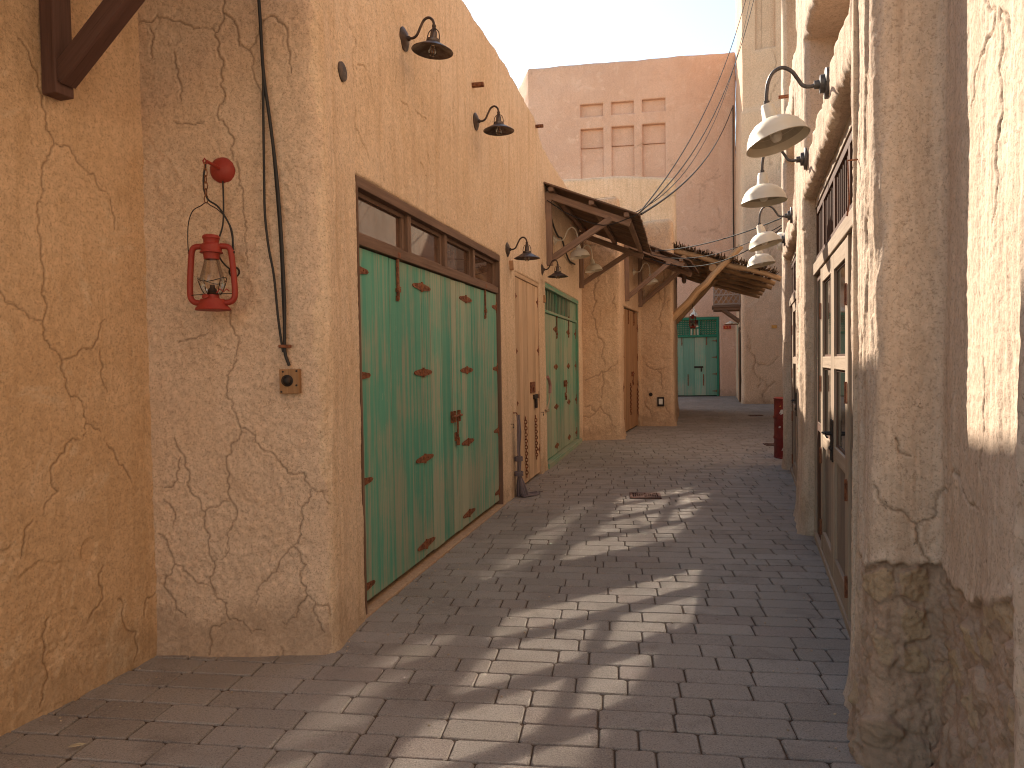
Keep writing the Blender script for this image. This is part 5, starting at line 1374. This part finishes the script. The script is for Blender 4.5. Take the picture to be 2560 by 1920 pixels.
# red drum past the glazed doors
bc = Vector((4.215, 10.50, 0)); t = thing('oil_drum', bc, 'red oil drum with smears of white paint, half hidden behind the right wall', 'drum')
mb = MB(); R = .287
prof = [(0, .03), (R-.01, .03), (R-.008, 0), (R+.006, 0), (R+.006, .016), (R, .022)]
for zc in (.30, .60): prof += [(R, zc-.025), (R+.012, zc-.008), (R+.012, zc+.008), (R, zc+.025)]
prof += [(R, .868), (R+.007, .874), (R+.007, .892), (R-.004, .892), (R-.01, .87), (0, .868)]
mb.lathe(prof, bc, (0, 0, 1), 48); mb.build('body', M['drumred'], t, smooth=True)
rng = random.Random(11)
for zc, th, w, h, m in ((.70, 3.72, .10, .075, 'drumwhite'), (.47, 3.56, .05, .03, 'drumwhite'), (.39, 3.86, .05, .06, 'drumwhite'), (.15, 3.80, .06, .055, 'drumwhite'), (.78, 3.60, .03, .022, 'signyel')):
    mb = MB(); pts = []
    for k in range(22):
        q = 2*PI*k/22; f = rng.uniform(.65, 1.2); sx, sz = math.cos(q)*w*f/2, math.sin(q)*h*f/2
        an = th+(sx+sz*.6)/R; pts.append(bc+Vector(((R+.0018)*math.cos(an), (R+.0018)*math.sin(an), zc+sz)))
    mb.v += [tuple(v) for v in pts]; mb.t += [.5]*len(pts); cc = sum(pts, Vector())/len(pts); rad = Vector((cc.x-bc.x, cc.y-bc.y, 0)).normalized(); cc = Vector((bc.x, bc.y, cc.z))+rad*(R+.002)
    mb.v.append(tuple(cc)); mb.t.append(.5); ci = len(mb.v)-1
    for k in range(22): mb.f.append((k, (k+1) % 22, ci)); mb.uv.append([(0, 0)]*3)
    mb.build('paint_smear', M[m], t)

# fittings on the pier of the tan house
FP = Frame((0, 16.755), (1, -.2817)).right()
p = on_front(1652, 1004, 16.755, -.2817); t = thing('wall_socket', p, 'small dark framed white socket low on the pier under the second awning', 'socket')
a = FP.a(p); mb = MB(); FP.box(mb, a-.075, a+.075, -.02, .035, p.z-.105, p.z+.105); mb.build('frame', M['iron'], t, bevel=.01)
mb = MB(); FP.box(mb, a-.042, a+.042, .03, .045, p.z-.06, p.z+.065); mb.build('cover', M['white'], t, bevel=.006)
p = on_front(1627, 986, 16.755, -.2817); t = thing('vent_cap', p, 'round black vent cap low on the pier, left of the white socket', 'vent')
mb = MB(); mb.lathe([(0, .03), (.035, .03), (.043, .02), (.043, -.02)], p, FP.N, 18); mb.lathe([(0, .034), (.015, .034), (.015, .03)], p, FP.N, 10); mb.build('cap', M['iron'], t, smooth=True)

# red number sign
p = on_front(1817.5, 818, *FARW); a = FW.a(p); t = thing('number_sign', FW(a, .06, p.z), 'small red sign with yellow number beside the green gate', 'sign')
mb = MB(); FW.box(mb, a-.145, a+.145, .03, .07, p.z-.068, p.z+.068); mb.build('plate', M['signred'], t, bevel=.004)
def glyph(txt, pos, size, rot, mat, parent, name='lettering'):
    cu = bpy.data.curves.new(name, 'FONT'); cu.body = txt; cu.size = size; cu.extrude = .003; cu.align_x = 'CENTER'; cu.align_y = 'CENTER'
    tmp = bpy.data.objects.new('tmp', cu); COL.objects.link(tmp)
    dg = bpy.context.evaluated_depsgraph_get(); me = bpy.data.meshes.new_from_object(tmp.evaluated_get(dg)); bpy.data.objects.remove(tmp)
    me.materials.clear(); me.materials.append(mat)
    o = bpy.data.objects.new(name, me); COL.objects.link(o); o.parent = parent
    o.location = Vector(pos)-world_loc(parent); o.rotation_euler = rot; return o
glyph('6 1', FW(a, .074, p.z), .13, (PI/2, 0, math.atan2(FW.t.y, FW.t.x)), M['signyel'], t)

# drain covers
def drain(label, grp):
    t = thing('drain_cover', (0, 0, 0), label, 'drain cover', grp)
    mb = MB()
    for p0, p1, w in (((-.2, -.165, 0), (.2, -.165, 0), .03), ((-.2, .165, 0), (.2, .165, 0), .03), ((-.187, -.15, 0), (-.187, .15, 0), .026), ((.187, -.15, 0), (.187, .15, 0), .026)): mb.bar(p0, p1, w, .014)
    mb.build('frame', M['grate'], t, local=True, bevel=.002)
    mb = MB()
    for s in (-1, 1):
        mb.prism([(-.172, s*.15, -.005), (.172, s*.15, -.005), (.02, s*.018, -.005), (-.02, s*.018, -.005)], (0, 0, .011)) 
        mb.lathe([(0, .010), (.014, .009), (.016, 0)], (0, s*.085, .004), (0, 0, 1), 12)
    for k in range(13):
        x = -.168+k*.028; mb.bar((x, -.15, 0), (x, .15, 0), .012, .010)
    mb.bar((-.172, 0, 0), (.172, 0, 0), .012, .010); mb.build('grate', M['grate'], t, local=True)
    mb = MB(); mb.bar((-.175, 0, -.006), (.175, 0, -.006), .31, .004); mb.build('pit', M['dark'], t, local=True)  # flat dark plate stands in for the shaded hollow under the bars
    return t
D1 = drain('rusty cast iron drain cover in the paving in front of the pale plank door', 'drain covers in the paving')
D1.scale = (.84, .84, 1); D1.location = (1.445, 7.69, .006); D1.rotation_euler = (0, 0, math.radians(-8))
D2 = copy_tree(D1); D2.location = (4.50, 12.05, .006); D2.rotation_euler = (0, 0, math.radians(-8)); D2['label'] = 'rusty drain cover in the paving just behind the red oil drum'
D3 = copy_tree(D1); D3.location = (6.30, 18.2, .008); D3.rotation_euler = (0, 0, math.radians(-8)); D3['label'] = 'farthest drain cover, in the paving before the green gate'
# dry leaf
p = ray(190, 1873); q = Vector((p.x, p.y, 0))*(-EYE/p.z); 
mb = MB(); mb.prism([q+Vector((x, y, .012+z)) for x, y, z in ((-.028, -.008, .0), (-.006, -.012, .003), (.022, .004, .0), (.030, .014, .002), (.006, .012, .006), (-.016, .004, .004))], (0, 0, .0015))
tag(mb.build('dry_leaf', M['leaf']), 'single pale dry leaf on the dark paving at the lower left', 'leaf')
# ------------------------------------------------------------------ paving
def paving():
    rng = random.Random(2); ps = math.radians(-8.0); cx, sx = math.cos(ps), math.sin(ps)
    V, F, T = [], [], []
    def world(u, w): return (u*cx-w*sx, u*sx+w*cx)
    P = .150; J = .0065
    w = -7.2; row = 0
    def inside(x, y):
        if y < 0.6: return -1.9-1.3 < x-.34*y+0 < 1.85 and y > -6.8 if y > .2 else (PL_A[0]+PL_A[1]*y-.2 < x < 1.85+.34*y)
        l = (PL_A[0]+PL_A[1]*y if y < 3.7 else PL_B[0]+PL_B[1]*y if y < 13.4 else 1.2+.35*(y-13.3))-.25
        r = .80+.3403*y if y < 3 else (.62+.3403*y if y < 9.8 else (1.3+.36*y))
        if y > 15.8: l = 3.6+.25*(y-15.8)-.3 if y < 21 else .5
        return l < x < r+.1 and y < 28.6
    while w < 28.5:
        u = -4.5-rng.random()*.3
        while u < 15:
            L = rng.choices((.157, .235, .314), (.27, .05, .68))[0]
            x, y = world(u+L/2, w+P/2)
            if inside(x, y):
                far = y > 12
                j = J/2+rng.uniform(-.0012, .0012); c = .011; i0 = .0052
                dz = rng.gauss(0, .0010); tx = rng.gauss(0, .0012)/L; ty = rng.gauss(0, .0010)/P
                a0, a1, b0, b1 = u+j, u+L-j, w+j, w+P-j
                rot = rng.gauss(0, .004)
                def oct_(e, ch):
                    return [(a0+e+ch, b0+e), (a1-e-ch, b0+e), (a1-e, b0+e+ch), (a1-e, b1-e-ch), (a1-e-ch, b1-e), (a0+e+ch, b1-e), (a0+e, b1-e-ch), (a0+e, b0+e+ch)]
                b = len(V); um, wm = (a0+a1)/2, (b0+b1)/2
                t = min(1, max(0, rng.gauss(.52, .23)))
                for e, z, ch in ((0, -.03, c), (0, -.0065, c), (.0028, -.0018, c), (i0, -.0002, c*.9)):
                    for (q, r) in oct_(e, ch):
                        q2 = um+(q-um)-(r-wm)*rot; r2 = wm+(r-wm)+(q-um)*rot
                        X, Y = world(q2, r2); V.append((X, Y, z+dz+(q-um)*tx+(r-wm)*ty)); T.append(t)
                for k in range(3):
                    for s in range(8): F.append((b+k*8+s, b+k*8+(s+1) % 8, b+k*8+8+(s+1) % 8, b+k*8+8+s))
                F.append(tuple(b+24+s for s in range(8)))
            u += L
        w += P; row += 1
    me = bpy.data.meshes.new('brick_pavement'); me.from_pydata(V, [], F)
    at = me.attributes.new('tint', 'FLOAT', 'POINT'); at.data.foreach_set('value', T)
    me.materials.append(M['paver'])
    o = bpy.data.objects.new('brick_pavement', me); COL.objects.link(o)
    return tag(o, 'grey concrete block paving of the lane', None, None, 'structure')
paving()
mb = MB(); mb.v = [(-5, -7.5, -.010), (16, -7.5, -.010), (16, 30, -.010), (-5, 30, -.010)]; mb.t = [.5]*4; mb.f = [(0, 1, 2, 3)]; mb.uv = [[(0, 0)]*4]
tag(mb.build('paving_bed', M['sand']), 'dark sand filling the joints of the paving', None, None, 'structure')
mb = MB(); mb.v = [(-90, -90, -.05), (90, -90, -.05), (90, 110, -.05), (-90, 110, -.05)]; mb.t = [.5]*4; mb.f = [(0, 1, 2, 3)]; mb.uv = [[(0, 0)]*4]
tag(mb.build('ground', M['desert']), 'sandy ground under the paving', None, None, 'structure')  # unseen open ground, made pale to bounce sunlight onto the walls

# loose grit swept along the joints and wall feet
rng = random.Random(9); mb = MB()
for k in range(420):
    y = rng.uniform(2.6, 13); l = (PL_A[0]+PL_A[1]*y if y < 3.6 else PL_B[0]+PL_B[1]*y); r = PL_L[0]+PL_L[1]*y
    x = l+.04+abs(rng.gauss(0, .18)) if rng.random() < .45 else (r-.05-abs(rng.gauss(0, .2)) if rng.random() < .5 else rng.uniform(l, r))
    if y < 3.75 and x < -.9 and y > 3.5: continue
    s = rng.uniform(.003, .0075); c = Vector((x, y, .001)); mb.tint = rng.random()
    mb.lathe([(0, s*.8), (s*.7, s*.6), (s, s*.1), (s*.8, -s*.3)], c, (rng.uniform(-.4, .4), rng.uniform(-.4, .4), 1), 6)
tag(mb.build('loose_grit', M['grit']), 'fine pale grit scattered over the paving', 'grit', None, 'stuff')
# ------------------------------------------------------------------ sky, sun, camera
EL, AZ = math.radians(35), math.radians(-20)
w = bpy.data.worlds.new('World'); SC.world = w; w.use_nodes = True
nt = w.node_tree; bg = nt.nodes['Background']
sk = nt.nodes.new('ShaderNodeTexSky'); sk.sky_type = 'NISHITA'; sk.sun_disc = False
sk.sun_elevation = EL; sk.sun_rotation = AZ; sk.dust_density = .25; sk.air_density = 1.0; sk.ozone_density = 1.0
mx = nt.nodes.new('ShaderNodeMix'); mx.data_type = 'RGBA'; mx.blend_type = 'MULTIPLY'; mx.inputs[0].default_value = 1; mx.inputs[7].default_value = (1, .89, .74, 1)   # white balance of the photograph
nt.links.new(sk.outputs[0], mx.inputs[6]); nt.links.new(mx.outputs[2], bg.inputs[0]); bg.inputs[1].default_value = .13
l = bpy.data.lights.new('sun', 'SUN'); l.energy = 4.3; l.angle = math.radians(.55); l.color = (1, .89, .74)
lo = bpy.data.objects.new('sun', l); COL.objects.link(lo)
d = Vector((math.sin(AZ)*math.cos(EL), math.cos(AZ)*math.cos(EL), math.sin(EL))); lo.rotation_euler = d.to_track_quat('Z', 'Y').to_euler(); lo.location = d*30
cam = bpy.data.cameras.new('camera'); cam.sensor_width = 36; cam.lens = F_PX/2560*36; cam.clip_end = 500; cam.clip_start = .05
co = bpy.data.objects.new('camera', cam); COL.objects.link(co); co.location = (0, 0, EYE)
co.rotation_euler = (Matrix.Rotation(PI/2-PITCH, 3, 'X') @ Matrix.Rotation(-ROLL, 3, 'Z')).to_euler()
SC.camera = co
vs = SC.view_settings; vs.view_transform = 'Standard'; vs.look = 'None'; vs.exposure = 1.52; vs.gamma = 1
cy = SC.cycles
cy.use_guiding = True; cy.use_surface_guiding = True; cy.guiding_training_samples = 128
cy.blur_glossy = 0.0; cy.sample_clamp_indirect = 0; cy.caustics_reflective = True; cy.caustics_refractive = True
cy.pixel_filter_type = 'BLACKMAN_HARRIS'; cy.filter_width = 1.1
cy.max_bounces = 9; cy.diffuse_bounces = 6; cy.glossy_bounces = 5; cy.transmission_bounces = 8; cy.use_denoising = True; cy.use_adaptive_sampling = False
